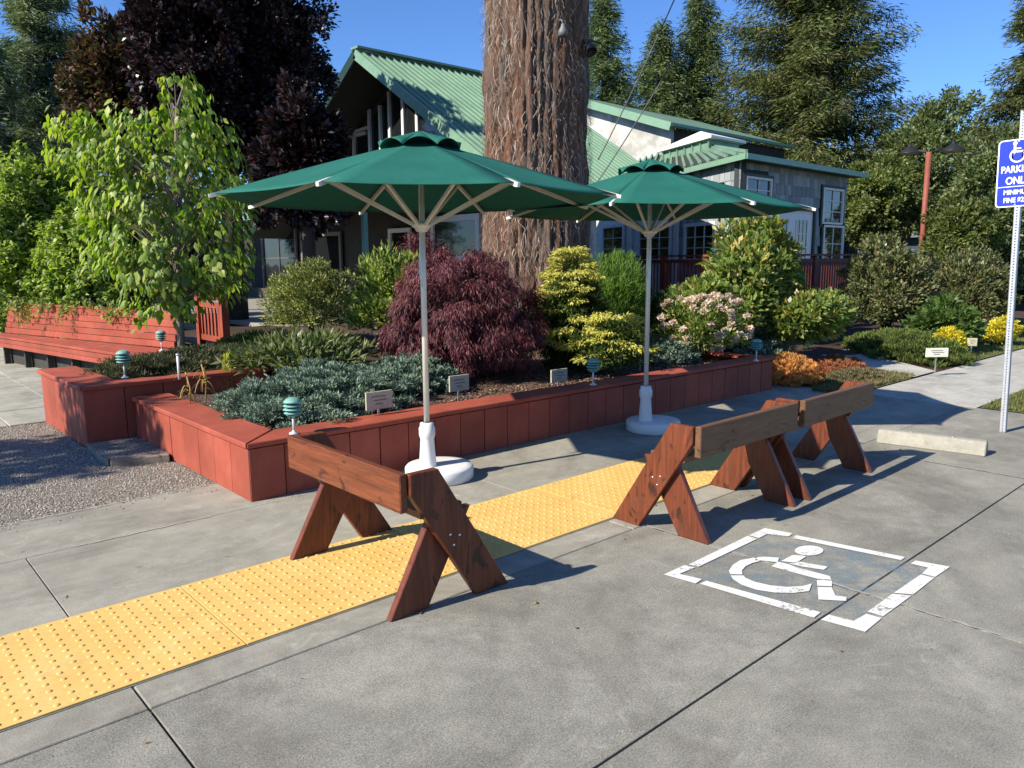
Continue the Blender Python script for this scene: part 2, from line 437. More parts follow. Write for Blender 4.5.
def stems(name, mat, parent, base, top, spread, n, r, seed):
    rnd = random.Random(seed); b = MB()
    for i in range(n):
        a = rnd.uniform(0, 6.28); s = rnd.uniform(.3, 1) * spread
        p0 = Vector(base) + Vector((rnd.uniform(-1, 1) * r * 2, rnd.uniform(-1, 1) * r * 2, 0))
        p2 = Vector((top[0] + math.cos(a) * s, top[1] + math.sin(a) * s, top[2] * rnd.uniform(.75, 1) + base[2] * .1))
        p1 = p0.lerp(p2, .5) + Vector((rnd.uniform(-.1, .1), rnd.uniform(-.1, .1), .06)) * spread
        b.tube([p0, p1, p2], [r, r * .65, r * .25], 6)
    return b.build(name, mat, parent)

def shrub(name, label, cat, mat, px, pytop, pybot, pw, dep, zb, n, L, W, seed, depth_ratio=.85, group=None, stem=True, wood='bark_dark', **kw):
    """a bush whose base stands at height zb under pixel column px at the given depth"""
    k = dep / FPX
    top = DP(px, pytop, dep); h = max(.12, top.z - zb)
    cx, cy = top.x, top.y
    rxy = pw * k / 2
    t = thing(name, label, cat, (cx, cy, zb), 0, group)
    cz = h * .42
    shrub_mesh('foliage', mat, t, (0, 0, cz), (rxy, rxy * depth_ratio, h * .58), n, L, W, seed, zfloor=.0, **kw)
    if stem: stems('stem', M[wood], t, (0, 0, -.02), (0, 0, h * .75), rxy * .6, 7, max(.01, h * .018), seed)
    return t

def ground_at(px, dep):
    q = DP(px, 262, dep); q.z = 0; return q
def conifer(name, label, base, H, R, seed, nb, mat, p=.75, start=.12, droop=.25, spray=.34, per=70, dens=1.0, top_cut=None, group=None, trunk_r=.28, lean=(0, 0)):
    rng = np.random.default_rng(seed)
    t = thing(name, label, 'tree', tuple(base), 0, group)
    b = MB()
    b.tube([(0, 0, -.2), (lean[0] * .5, lean[1] * .5, H * .5), (lean[0], lean[1], H)], [trunk_r, trunk_r * .6, .03], 10)
    P, D, N, LL, WW = [], [], [], [], []
    for i in range(nb):
        u = start + (1 - start) * ((i + rng.random()) / nb) ** .92
        h = H * u; az = rng.uniform(0, 2 * math.pi)
        Lb = R * ((1 - u) ** p) * rng.uniform(.55, 1.15) * (1 if u > start + .08 else .8) + .25
        s = np.linspace(0.08, 1, max(6, int(per * Lb / R * dens)))
        ax = np.array([math.cos(az), math.sin(az), 0]); sd_ = np.array([-ax[1], ax[0], 0])
        dz = -droop * rng.uniform(.4, 1.5)
        cx = lean[0] * u; cy = lean[1] * u
        bp = np.array([cx, cy, h]) + ax * (s * Lb)[:, None] + np.array([0, 0, 1]) * ((dz * s + .22 * s ** 2.2) * Lb)[:, None]
        if Lb > R * .35 and i % 4 == 0:
            b.tube([tuple(bp[0]), tuple(bp[len(bp) // 2]), tuple(bp[-1])], [.05, .03, .01], 4, False)
        for k in range(6):
            wlat = (rng.uniform(-1, 1, len(s)) * (.16 + .30 * (1 - s)) * Lb * .62)[:, None] * np.minimum(1, s * 3)[:, None]
            pp = bp + sd_ * wlat + rng.normal(size=(len(s), 3)) * .05 * np.array([1, 1, 1.6]) * (R ** .5)
            pp[:, 2] -= np.abs(wlat[:, 0]) * .25
            dd = unit(ax * .8 + sd_ * np.sign(wlat) * .9 + np.array([0, 0, -.35]) + rng.normal(size=(len(s), 3)) * .35)
            P.append(pp); D.append(dd); N.append(unit(np.array([0, 0, 1.]) + rng.normal(size=(len(s), 3)) * .7))
            LL.append(spray * rng.uniform(.6, 1.3, len(s))); WW.append(spray * .15 * rng.uniform(.6, 1.3, len(s)))
    P, D, N, LL, WW = map(np.concatenate, (P, D, N, LL, WW))
    v, f = leaf_quads(P, D, N, LL, WW, .12)
    npmesh('crown', v, f, mat, t)
    b.build('trunk', M['bark_dark'], t)
    return t

def broadleaf(name, label, px, pytop, pybot, pw, dep, zb, mat, n, L, W, seed, K=120, cr=.2, group=None, trunk=True, wood='bark_dark', tr=.16, parts=None, **kw):
    k = dep / FPX; c = DP(px, (pytop + pybot) / 2, dep); rz = (pybot - pytop) * k / 2; rx = pw * k / 2
    t = thing(name, label, 'tree', (c.x, c.y, zb), 0, group)
    cz = c.z - zb
    kw.setdefault('zmin', -.95); kw.setdefault('up', .1)
    shrub_mesh('crown', mat, t, (0, 0, cz), (rx, rx * .9, rz), n, L, W, seed, K=K, cr=cr, **kw)
    if trunk:
        rnd = random.Random(seed); b = MB()
        b.tube([(0, 0, -.1), (.05, .03, max(.3, cz - rz * .4)), (0, 0, cz + rz * .4)], [tr, tr * .7, tr * .25], 10)
        for i in range(9):
            a = rnd.uniform(0, 6.28); s = rx * rnd.uniform(.4, .8); z0 = cz - rz * rnd.uniform(.1, .7)
            b.tube([(0, 0, z0), (math.cos(a) * s * .5, math.sin(a) * s * .5, z0 + rz * .35), (math.cos(a) * s, math.sin(a) * s, z0 + rz * .6)], [tr * .4, tr * .25, tr * .06], 6)
        b.build('trunk', M[wood], t)
    return t

# ------------------------------------------------------------------ ground
def struct(o, kind='structure'): o['kind'] = kind; return o
def sheet(name, poly, z, mat, kind='structure'):
    b = MB(); b.bm.faces.new([b.bm.verts.new((x, y, z)) for x, y in poly]); o = b.build(name, mat); o['kind'] = kind; return o
def rect(x0, x1, y0, y1): return [(x0, y0), (x1, y0), (x1, y1), (x0, y1)]
sheet('ground', rect(-300, 400, -300, 400), -.16, M['forest'])
sheet('joint_bed', rect(-8, 9.15, -9, 5.49), -.014, M['gap'])
rs = random.Random(4)
def slabs(name, xs, ys, mat, gap=.0105, bev=.0015, jog=.001):
    b = MB()
    for y0, y1 in zip(ys, ys[1:]):
        for x0, x1 in zip(xs, xs[1:]):
            b.box(x0 + gap / 2, x1 - gap / 2, y0 + gap / 2, y1 - gap / 2, -.12, rs.uniform(-jog, 0), bev=bev)
    return struct(b.build(name, mat))
slabs('parking_apron', [-8, -2.1, .735, 3.6, 6.42, 9.15], [-9, -2.6, 1.475, 2.79], M['apron'])
slabs('kerb_band', [-8, -2.1, .735, 3.5, 6.42], [2.79, 2.995], M['walk'], .007, .004)
slabs('strip_bed', [-8, 5.79], [2.995, 3.805], M['walk'], .004)
slabs('forecourt', [5.79, 9.15], [2.995, 3.805], M['walk'], .006)
slabs('kerb_band', [6.42, 9.15], [2.79, 2.995], M['walk'], .0)
slabs('forecourt', [-8, -2.3, .70, 3.5, 6.2, 9.15], [3.805, 4.775], M['walk'], .007)
slabs('forecourt', [-8, 9.15], [4.775, 5.49], M['walk'], .005, .004)
slabs('sidewalk', [9.15 + 1.5 * i for i in range(24)], [2.66, 3.93], M['far_walk'], .009)
# pale sealant in the old cross joint and a wandering crack
def ribbon(name, pts, wd, mat, z=.0025, jit=.006, seed=1, step=.03):
    r = random.Random(seed); b = MB(); P = []
    for (x0, y0), (x1, y1) in zip(pts, pts[1:]):
        L = math.hypot(x1 - x0, y1 - y0); n = max(2, int(L / step)); nx, ny = -(y1 - y0) / L, (x1 - x0) / L
        for i in range(n):
            t = i / n; j = r.gauss(0, jit); w_ = wd * r.uniform(.35, 1.3)
            P.append((x0 + (x1 - x0) * t + nx * j, y0 + (y1 - y0) * t + ny * j, nx * w_ / 2, ny * w_ / 2))
    va = [b.bm.verts.new((x + u, y + v, z)) for x, y, u, v in P]; vb = [b.bm.verts.new((x - u, y - v, z)) for x, y, u, v in P]
    for i in range(len(P) - 1): b.bm.faces.new([va[i], va[i + 1], vb[i + 1], vb[i]])
    return struct(b.build(name, mat))
ribbon('joint_sealant', [(3.6, 2.78), (3.61, 1.9), (3.6, 1.48), (3.61, -.5), (3.6, -2)], .016, M['caulk'], .003, .003)
ribbon('joint_sealant', [(6.42, 2.78), (6.42, -2)], .014, M['caulk'], .003, .003, 2)
ribbon('joint_sealant', [(.95, 4.775), (1.75, 4.775)], .016, M['caulk'], .003, .004, 3)
ribbon('joint_sealant', [(-8, 5.485), (2.0, 5.485)], .02, M['caulk'], .003, .006, 6)
# gravel and pavers
sheet('gravel_ground', rect(-8, 2.2, 5.49, 8.95), -.012, M['gravel'])
b = MB(); xs = [-8 + .62 * i for i in range(18)]
for i, x0 in enumerate(xs):
    y0 = 8.95 + (i % 2) * -.0
    for j in range(16):
        ya = 8.95 + j * .62 + (.31 if i % 2 else 0)
        if x0 + .61 > 3.4: continue
        b.box(x0, x0 + .612, ya, ya + .612, -.05, rs.uniform(-.004, .006), bev=.006)
    if i % 2 and x0 + .61 <= 3.4: b.box(x0, x0 + .612, 8.95, 9.252, -.05, .002, bev=.006)
struct(b.build('paver_path', M['pavers']))
sheet('joint_bed', rect(-8, 3.4, 8.95, 19.5), -.03, M['gravel'])
# garden beds
def grid_ground(name, x0, x1, y0, y1, zf, mat, n=40):
    xs = np.linspace(x0, x1, n); ys = np.linspace(y0, y1, n); X, Y = np.meshgrid(xs, ys)
    Z = zf(X, Y) + .02 * np.sin(X * 5.1 + Y * 2) * np.cos(Y * 4.3)
    v = np.stack([X, Y, Z], -1).reshape(-1, 3); i = np.arange(n * n).reshape(n, n)
    f = np.stack([i[:-1, :-1], i[:-1, 1:], i[1:, 1:], i[1:, :-1]], -1).reshape(-1, 4)
    return struct(npmesh(name, v, f, mat, smooth=True))
grid_ground('garden_soil', 2.2, 8.52, 4.98, 9.0, lambda x, y: .31 + .02 * (y - 5), M['mulch'])
grid_ground('garden_soil', 1.82, 5.2, 7.5, 8.8, lambda x, y: .47 + 0 * x, M['soil'])
grid_ground('garden_soil', 3.3, 5.6, 8.75, 11.4, lambda x, y: .40 + 0 * x, M['soil'])
grid_ground('garden_soil', 4.2, 13.4, 8.6, 13.0, lambda x, y: .37 + .03 * (y - 8.6), M['soil'])
grid_ground('garden_soil', 8.6, 14.5, 3.95, 12.5, lambda x, y: -.03 + .035 * np.clip(y - 4.4, 0, 9), M['soil'])
grid_ground('garden_soil', 14.5, 40, 5.6, 14.5, lambda x, y: -.03 + .05 * (y - 5.6), M['soil'])
sheet('lawn', [(12.7, 3.94), (45, 3.94), (45, 6.0), (15.4, 5.8), (13.7, 4.9)], .012, M['lawn'])
sheet('lawn', [(9.19, 2.64), (45, 2.64), (45, -9), (9.16, -9)], .0, M['lawn'])
sheet('lawn', [(8.75, 3.94), (10.82, 3.94), (11.2, 4.45), (9.9, 4.6), (9.3, 4.3)], .008, M['lawn'])
sheet('garden_path', [(10.84, 3.94), (11.66, 3.94), (12.55, 4.95), (14.3, 7.0), (13.3, 7.3), (11.25, 4.5)], .016, M['far_walk'])
rng = np.random.default_rng(7)
def scatter_grass(name, poly_rects, n, h, cols, seed, zf=lambda x, y: 0 * x + .005):
    r = np.random.default_rng(seed); P = []
    for (x0, x1, y0, y1, k) in poly_rects:
        m = int(n * k); P.append(np.stack([r.uniform(x0, x1, m), r.uniform(y0, y1, m)], 1))
    P = np.concatenate(P); p = np.column_stack([P, zf(P[:, 0], P[:, 1])])
    d = unit(np.array([0, 0, 1.]) + r.normal(size=(len(p), 3)) * .4)
    v, f = leaf_quads(p, d, rdir(r, len(p)), h * r.uniform(.5, 1.3, len(p)), np.full(len(p), .012), .1, .3)
    return struct(npmesh(name, v, f, m_leaf(name + '_blade', cols, .3)), 'stuff')
GC = [(.09, .12, .03), (.14, .17, .04), (.2, .21, .07), (.27, .24, .11)]
scatter_grass('grass', [(9.2, 13, .5, 2.62, .6), (12.9, 24, 3.98, 5.6, .4)], 42000, .045, GC, 3)
scatter_grass('grass', [(8.9, 11.0, 3.97, 4.4, 1)], 7000, .06, [(.12, .12, .045), (.2, .17, .08), (.1, .11, .04), (.3, .24, .13)], 5)
# loose gravel, mulch chips, dry leaves
def scatter_bits(name, x0, x1, y0, y1, n, s, mat, seed, z=0.0, flat=.6, keep=None):
    r = np.random.default_rng(seed); x = r.uniform(x0, x1, n); y = r.uniform(y0, y1, n)
    if keep is not None: k = keep(x, y); x, y = x[k], y[k]; n = len(x)
    sz = s * r.uniform(.4, 1.4, n)
    o = np.array([(1,0,0),(0,1,0),(-1,0,0),(0,-1,0),(0,0,1),(0,0,-1)], float) * [1, .75, flat]
    a = r.uniform(0, 6.28, n); ca, sa = np.cos(a), np.sin(a)
    V = np.zeros((n, 6, 3)); jit = r.uniform(.7, 1.2, (n, 6, 1)); oo = o[None] * jit
    V[..., 0] = (oo[..., 0] * ca[:, None] - oo[..., 1] * sa[:, None]) * sz[:, None] + x[:, None]
    V[..., 1] = (oo[..., 0] * sa[:, None] + oo[..., 1] * ca[:, None]) * sz[:, None] + y[:, None]
    V[..., 2] = oo[..., 2] * sz[:, None] + z + (sz * .2)[:, None]
    T = np.array([(0,1,4),(1,2,4),(2,3,4),(3,0,4),(1,0,5),(2,1,5),(3,2,5),(0,3,5)])
    F = (T[None] + (np.arange(n) * 6)[:, None, None]).reshape(-1, 3)
    return struct(npmesh(name, V.reshape(-1, 3), F, mat), 'stuff')
scatter_bits('loose_gravel', -.8, 2.03, 5.5, 8.95, 26000, .0075, M['stones'], 3, -.012)
scatter_bits('loose_gravel', -.5, 2.0, 5.3, 5.52, 160, .007, M['stones'], 4, 0)
scatter_bits('mulch_chips', 2.3, 8.4, 5.05, 7.2, 9000, .018, M['chips'], 5, .325, .35)
scatter_bits('dry_leaf_litter', 1.5, 8, -.5, 4.7, 42, .012, M['litter'], 9, .001, .15)
scatter_bits('grit', .3, 9, -.5, 4.8, 900, .0032, M['stones'], 10, .0, .6)
scatter_bits('grit', 2.1, 8.5, 4.72, 4.85, 500, .006, M['stones'], 12, .0, .6)

r_ = np.random.default_rng(19); n_ = 46
P0_ = np.column_stack([r_.uniform(.3, 7.5, n_), r_.uniform(.6, 4.75, n_), np.full(n_, .0125)]); k_ = (P0_[:, 1] < 2.99) | (P0_[:, 1] > 3.81); P0_[k_, 2] = .003
a_ = r_.uniform(0, 6.28, n_); v, f = leaf_quads(P0_, np.column_stack([np.cos(a_), np.sin(a_), np.zeros(n_)]), np.tile([0, 0, 1.], (n_, 1)), r_.uniform(.015, .06, n_), r_.uniform(.003, .007, n_), .05)
struct(npmesh('fallen_needles', v, f, M['litter']), 'stuff')
# tactile strip
t = thing('tactile_strip', 'long yellow tactile paving strip with raised domes running under the wooden barriers', 'tactile paving', (0, 3.4, 0))
edges = [-2.47, -1.25, -.03, 1.19, 2.41, 3.63, 4.85, 5.78]
for x0, x1 in zip(edges, edges[1:]):
    b = MB(); b.box(x0 + .003, x1 - .003, -.398, .398, -.02, .006, bev=.0008)
    nx = int((x1 - x0) / .061); ny = 13; ring = 8
    V = []; F = []
    for i in range(nx):
        for j in range(ny):
            cx = x0 + .03 + .061 * i; cy = -.366 + .061 * j
            if cx > x1 - .012: continue
            base = len(V)
            for r_, z_ in ((.0125, .0058), (.010, .0090), (.0055, .0102)):
                for k in range(ring): V.append((cx + r_ * math.cos(k * math.tau / ring), cy + r_ * math.sin(k * math.tau / ring), z_))
            for q in range(2):
                for k in range(ring): F.append((base + q * ring + k, base + q * ring + (k + 1) % ring, base + (q + 1) * ring + (k + 1) % ring, base + (q + 1) * ring + k))
            F.append((base + 16, base + 18, base + 20, base + 22)); F.append((base + 16, base + 17, base + 18, base + 18)) if False else None
            F.append((base + 16, base + 17, base + 18, base + 19)); F.append((base + 19, base + 20, base + 21, base + 22)); F.append((base + 16, base + 19, base + 22, base + 23))
            F.pop(-4)
    vs = [b.bm.verts.new(p) for p in V]
    for q in F:
        f = b.bm.faces.new([vs[i] for i in q]); f.smooth = True
    b.build('paving_panel', M['tactile'], t)

# painted wheelchair marking
t = thing('wheelchair_marking', 'white wheelchair symbol in a broken white square on worn blue paint, on the concrete apron', 'pavement marking', (3.6, 1.77, 0))
def mk(polys, z):
    b = MB()
    for poly in polys:
        vs = []
        for px, py in poly:
            q = G(640 + px / 3.2, 510 + py / 3.2); vs.append(b.bm.verts.new((q.x - 3.6, q.y - 1.77, z)))
        b.bm.faces.new(vs)
    bmesh.ops.triangulate(b.bm, faces=b.bm.faces[:])
    bmesh.ops.recalc_face_normals(b.bm, faces=b.bm.faces[:])
    for f in b.bm.faces:
        if f.normal.z < 0: f.normal_flip()
    return b
frame = [[(76,209),(142,179),(177,186),(126,207),(198,224),(178,238)], [(155,177),(345,85),(374,95),(187,184)],
    [(348,83),(399,60),(488,77),(476,87),(406,79),(380,92)], [(487,92),(500,83),(848,153),(835,163)],
    [(866,174),(882,164),(992,184),(944,217),(902,206),(922,187)], [(728,328),(792,291),(858,272),(786,343)][:0] or [(728,328),(808,271),(868,277),(778,343)],
    [(812,268),(898,209),(941,220),(874,273)],
    [(604,338),(684,358),(724,335),(773,349),(720,393),(578,354)], [(192,239),(212,229),(578,330),(556,348)]]
outer = [(445,155),(400,152),(375,154),(368,163),(400,165),(440,170)]
wheel1 = [(364,155),(320,163),(297,178),(284,197),(289,208),(328,209),(326,196),(338,182),(360,172),(384,166)]
wheel2 = [(290,212),(298,224),(325,242),(372,258),(430,267),(492,268),(541,262),(550,238),(520,246),(468,249),(418,244),(366,232),(338,220),(330,212)]
sym = [outer, wheel1, wheel2,
       [(487,147),(517,147),(532,151),(499,172),(451,166)], [(505,167),(601,184),(588,194),(520,184),(476,174),(497,173)],
       [(421,183),(441,168),(478,177),(500,186),(607,214),(613,226),(568,223),(500,205)], [(566,226),(614,229),(614,247),(567,245)],
       [(568,249),(613,250),(626,277),(661,281),(659,294),(571,289)],
       [(541+46*math.cos(a),132+16*math.sin(a)) for a in [i*math.tau/20 for i in range(20)]]]
mk(frame + sym, .0048).build('white_paint', M['mark_white'], t)
blue = [(120,207),(398,72),(945,186),(700,365)]
mk([blue], .0024).build('blue_paint', M['mark_blue'], t)

# ------------------------------------------------------------------ planters
def boards(b, p0, p1, z0, z1, pitch, th=.025, gap=.007, seed=0):
    """vertical boards along p0->p1, outer face on the right-hand side"""
    r = random.Random(seed); p0 = Vector((*p0, 0)); p1 = Vector((*p1, 0)); d = (p1 - p0); L = d.length; d.normalize()
    nrm = Vector((d.y, -d.x, 0)); n = round(L / pitch); pt = L / n
    for i in range(n):
        a = p0 + d * (i * pt + gap / 2); o = nrm * r.uniform(-.003, .002); a = a + o
        m = Matrix((d, nrm, Vector((0, 0, 1)))).transposed().to_4x4(); m.translation = a
        b.box(0, pt - gap, -th, 0, z0, z1, m, bev=.002)
    return b
t = thing('planter_box', 'long low red board planter in front of the maple with path lamps on its cap', 'planter', (2.03, 4.88, 0))
def rel(t, *pts): return [(p[0] - t.location.x, p[1] - t.location.y) for p in pts]
def planter_side(t, name, p0, p1, z0, z1, pitch, seed):
    q = rel(t, p0, p1); boards(MB(), *q, z0, z1, pitch, seed=seed).build(name, M['red_v'], t) if False else None
    b = MB(); boards(b, *q, z0, z1, pitch, seed=seed); b.build(name, M['red_v'], t)
planter_side(t, 'side_wall', (2.03, 7.33), (2.03, 4.88), .0, .372, .3, 1)
planter_side(t, 'front_wall', (2.03, 4.88), (8.66, 4.79), .0, .362, .26, 2)
planter_side(t, 'end_wall', (8.66, 4.79), (8.66, 7.0), .0, .35, .26, 3)
def prism_w(t, poly, z0, z1, mat, name, bev=.006):
    q = rel(t, *poly); b = MB(); b.prism(q, z0, z1, 'z', bev=bev); return b.build(name, mat, t)
prism_w(t, [(2.005, 4.855), (2.33, 5.16), (2.33, 7.34), (2.005, 7.34)], .374, .412, M['red_y'], 'cap_board')
prism_w(t, [(2.012, 4.853), (8.69, 4.762), (8.66, 5.0), (2.34, 5.155)], .3735, .4105, M['red_x'], 'cap_board')
prism_w(t, [(8.69, 4.766), (8.69, 7.0), (8.5, 7.0), (8.5, 5.003)], .371, .408, M['red_y'], 'cap_board')
b = MB(); b.box(0, .02, .002, .04, .02, .4); 
b.prism([(.03,.03),(.06,.03),(6.6,-.04+.0),(6.6,.0)], 0.0, .34, 'z'); b.build('inner_frame', M['gap'], t)

t = thing('planter_box', 'taller red board planter at the left holding dark heather, shadows across its side', 'planter', (1.63, 7.36, 0))
planter_side(t, 'side_wall', (1.60, 8.86), (1.63, 7.36), .0, .505, .25, 5)
planter_side(t, 'back_wall', (3.0, 8.9), (1.60, 8.86), .0, .505, .25, 15)
planter_side(t, 'front_wall', (1.63, 7.36), (3.3, 7.36), .0, .505, .31, 6)
prism_w(t, [(1.6, 7.33), (1.96, 7.56), (1.93, 8.89), (1.57, 8.88)], .507, .548, M['red_y'], 'cap_board')
prism_w(t, [(1.605, 7.328), (3.32, 7.328), (3.32, 7.52), (1.965, 7.555)], .5065, .5475, M['red_x'], 'cap_board')

# timber edged step
t = thing('garden_step', 'weathered timber edged gravel step between the two red planters', 'step', (1.64, 6.5, 0))
b = MB(); b.prism([(-.04, .06), (.36, -.11), (.38, -.05), (-.01, .12)], -.02, .055, 'z', bev=.006); b.build('edge_timber', M['timber'], t)
b = MB(); b.prism([(-.05, .10), (-.01, .12), (.38, -.05), (.39, .83), (-.02, .83)], -.02, .046, 'z'); b.build('tread', M['gravel'], t)

# red slatted bench
t = thing('slatted_bench', 'very long red painted timber bench with a sloping board back beside the pavers', 'bench', (2.0, 10, 0))
def L3(p): return (p[0] - 2.0, p[1] - 10, p[2])
F0, F1, B0, B1 = G(-14, 334, .475), G(122, 354, .475), G(4, 333, .475), G(173, 349, .475)
F1 = F1 + (F1 - F0) * .12
for _v in (F0, F1, B0, B1): _v.z = 0
def lerp(a, b_, t_): return a + (b_ - a) * t_
b = MB(); ns = 5
for i in range(ns):
    u0, u1 = i / ns + .012, (i + 1) / ns - .004
    q = [lerp(F0, B0, u0), lerp(F1, B1, u0), lerp(F1, B1, u1), lerp(F0, B0, u1)]
    b.prism([(v.x - 2.0, v.y - 10) for v in q], .44, .475, 'z', bev=.004)
b.build('seat', M['red_y'], t)
b = MB()
for i in range(2):
    q = [F0, F1]; z0 = .30 + i * .068
    d = (F1 - F0).normalized(); m = Matrix((d, Vector((-d.y, d.x, 0)) , Vector((0, 0, 1)))).transposed().to_4x4(); m.translation = F0 - Vector((2.0, 10, 0))
    b.box(0, (F1 - F0).length, .012, .04, z0, z0 + .064, m, bev=.003)
b.build('front_rail', M['red_y'], t)
b = MB(); d = (B1 - B0).normalized(); out = Vector((d.y, -d.x, 0)) * -1
if out.x < 0: out = -out
Lb = (B1 - B0).length
for i in range(5):
    z0 = .48 + i * .09; off = .02 + .025 * i
    m = Matrix((d, out, Vector((0, 0, 1)))).transposed().to_4x4(); m.translation = B0 - Vector((2.0, 10, 0)) + out * off
    b.box(0, Lb, 0, .03, z0, z0 + .085, m, bev=.003)
m = Matrix((d, out, Vector((0, 0, 1)))).transposed().to_4x4(); m.translation = B0 - Vector((2.0, 10, 0)) + out * .16
b.box(-.02, Lb + .02, -.03, .07, .932, .962, m, bev=.003)
b.build('backrest', M['red_y'], t)
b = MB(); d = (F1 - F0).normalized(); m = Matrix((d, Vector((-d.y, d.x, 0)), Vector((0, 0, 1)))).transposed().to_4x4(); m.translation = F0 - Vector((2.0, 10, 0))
b.box(0, (F1 - F0).length, .22, .26, 0, .438, m); b.build('under_seat_shade', M['dark_wall'], t)  # dark board added to stand for the shade in the gap under the seat
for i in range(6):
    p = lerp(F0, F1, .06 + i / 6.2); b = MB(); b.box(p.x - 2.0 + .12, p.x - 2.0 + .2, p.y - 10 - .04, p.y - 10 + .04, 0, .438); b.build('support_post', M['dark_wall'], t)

# ------------------------------------------------------------------ umbrellas
def make_umbrella(label, base_off):
    t = thing('patio_umbrella', label, 'umbrella', (0, 0, 0), 0, 'green umbrellas')
    bx, by = base_off
    b = MB(); b.lathe([(0, 0), (.245, 0), (.255, .012), (.255, .085), (.243, .1), (.2, .104), (0, .108)], bx, by, 48)
    b.build('base', M['white_plastic'], t)
    b = MB(); b.lathe([(.07, .105), (.066, .11), (.063, .13), (.05, .31), (.055, .325), (.06, .34), (.06, .395), (.052, .405), (.05, .43), (.03, .435)], 0, 0, 20)
    b.build('base_sleeve', M['white_plastic'], t)
    b = MB(); b.tube([(0, 0, .42), (0, 0, 2.38)], .0215, 14); b.build('pole', M['pole'], t)
    b = MB(); b.lathe([(.022, 1.80), (.04, 1.805), (.055, 1.83), (.07, 1.835), (.07, 1.862), (.03, 1.87), (.022, 1.88)], 0, 0, 16); b.build('hub', M['pole'], t)
    R, zr, zc = 1.37, 2.022, 2.425
    ns, nr, sec = 8, 12, 8
    def cz(r): return zc + (zr - zc) * (r / R) ** 1.06
    V = []; F = []
    for k in range(sec):
        for i in range(nr + 1):
            r = .04 + (R - .04) * i / nr
            for j in range(ns + 1):
                u = j / ns; a0 = k * math.tau / 8; a1 = a0 + math.tau / 8
                x = r * ((1 - u) * math.cos(a0) + u * math.cos(a1)); y = r * ((1 - u) * math.sin(a0) + u * math.sin(a1))
                s = 4 * u * (1 - u)
                k2 = 1 - .022 * s * (i / nr) ** 3
                z = cz(r) - .018 * s * math.sin(math.pi * i / nr * .8) * (1 if True else 0)
                V.append((x * k2, y * k2, z))
    for k in range(sec):
        o = k * (nr + 1) * (ns + 1)
        for i in range(nr):
            for j in range(ns):
                q = o + i * (ns + 1) + j
                F.append((q, q + ns + 1, q + ns + 2, q + 1))
    o = npmesh('canopy', V, F, M['canvas'], t)
    md = o.modifiers.new('thick', 'SOLIDIFY'); md.thickness = .004
    # vent cap with arched openings
    V = []; F = []; nr2, ns2 = 6, 14; Rc = .295
    for k in range(sec):
        for i in range(nr2 + 1):
            f_ = i / nr2; r = .03 + (Rc - .03) * f_
            for j in range(ns2 + 1):
                u = j / ns2; a = (k + u) * math.tau / 8
                s = math.sin(math.pi * u)
                rr = r * (1 - .03 * s)
                z0 = cz(r) + .05 * (1 - f_) + .014
                z = z0 + (.05 * s ** .7) * (f_ ** 1.3)
                V.append((rr * math.cos(a), rr * math.sin(a), z))
    for k in range(sec):
        o_ = k * (nr2 + 1) * (ns2 + 1)
        for i in range(nr2):
            for j in range(ns2):
                q = o_ + i * (ns2 + 1) + j; F.append((q, q + ns2 + 1, q + ns2 + 2, q + 1))
    o = npmesh('vent_cap', V, F, M['canvas'], t, smooth=True)
    md = o.modifiers.new('thick', 'SOLIDIFY'); md.thickness = .004
    for k in range(8):
        a = k * math.tau / 8; c, s = math.cos(a), math.sin(a)
        def at(r, dz): return (r * c, r * s, cz(min(r, R)) + dz)
        b = MB(); b.bar(at(.05, -.03), (1.385 * c, 1.385 * s, zr - .016), .02, .026); rb = b.build('rib', M['rib'], t)
        b = MB(); b.bar((1.376 * c, 1.376 * s, zr - .014), (1.398 * c, 1.398 * s, zr - .018), .018, .022); b.build('end_clip', M['white_plastic'], rb)
        b = MB(); b.bar((.06 * c, .06 * s, 1.85), at(.72, -.05), .018, .022); b.build('strut', M['rib'], t)
    b = MB(); b.tube([(-.03, 0, 2.2), (-.035, .004, 1.75), (-.05, .01, 1.52), (-.024, .0, 1.42)], .0035, 5, False); b.build('cord', M['pole'], t)
    return t
u1 = make_umbrella('green market umbrella nearer the left, its white base behind the single red brown barrier', (.075, -.06))
p = G(431, 479); u1.location = (p.x - .025, p.y, 0); u1.rotation_euler.z = math.radians(32 - .5)
# base offset is in local frame: keep the disc where it stands
u2 = copy_tree(u1)
u2['label'] = 'green market umbrella farther right, its base in shade behind the joined wooden barriers'
u2.location = (G(645, 431).x, G(645, 431).y, 0); u2.rotation_euler.z = math.radians(26)

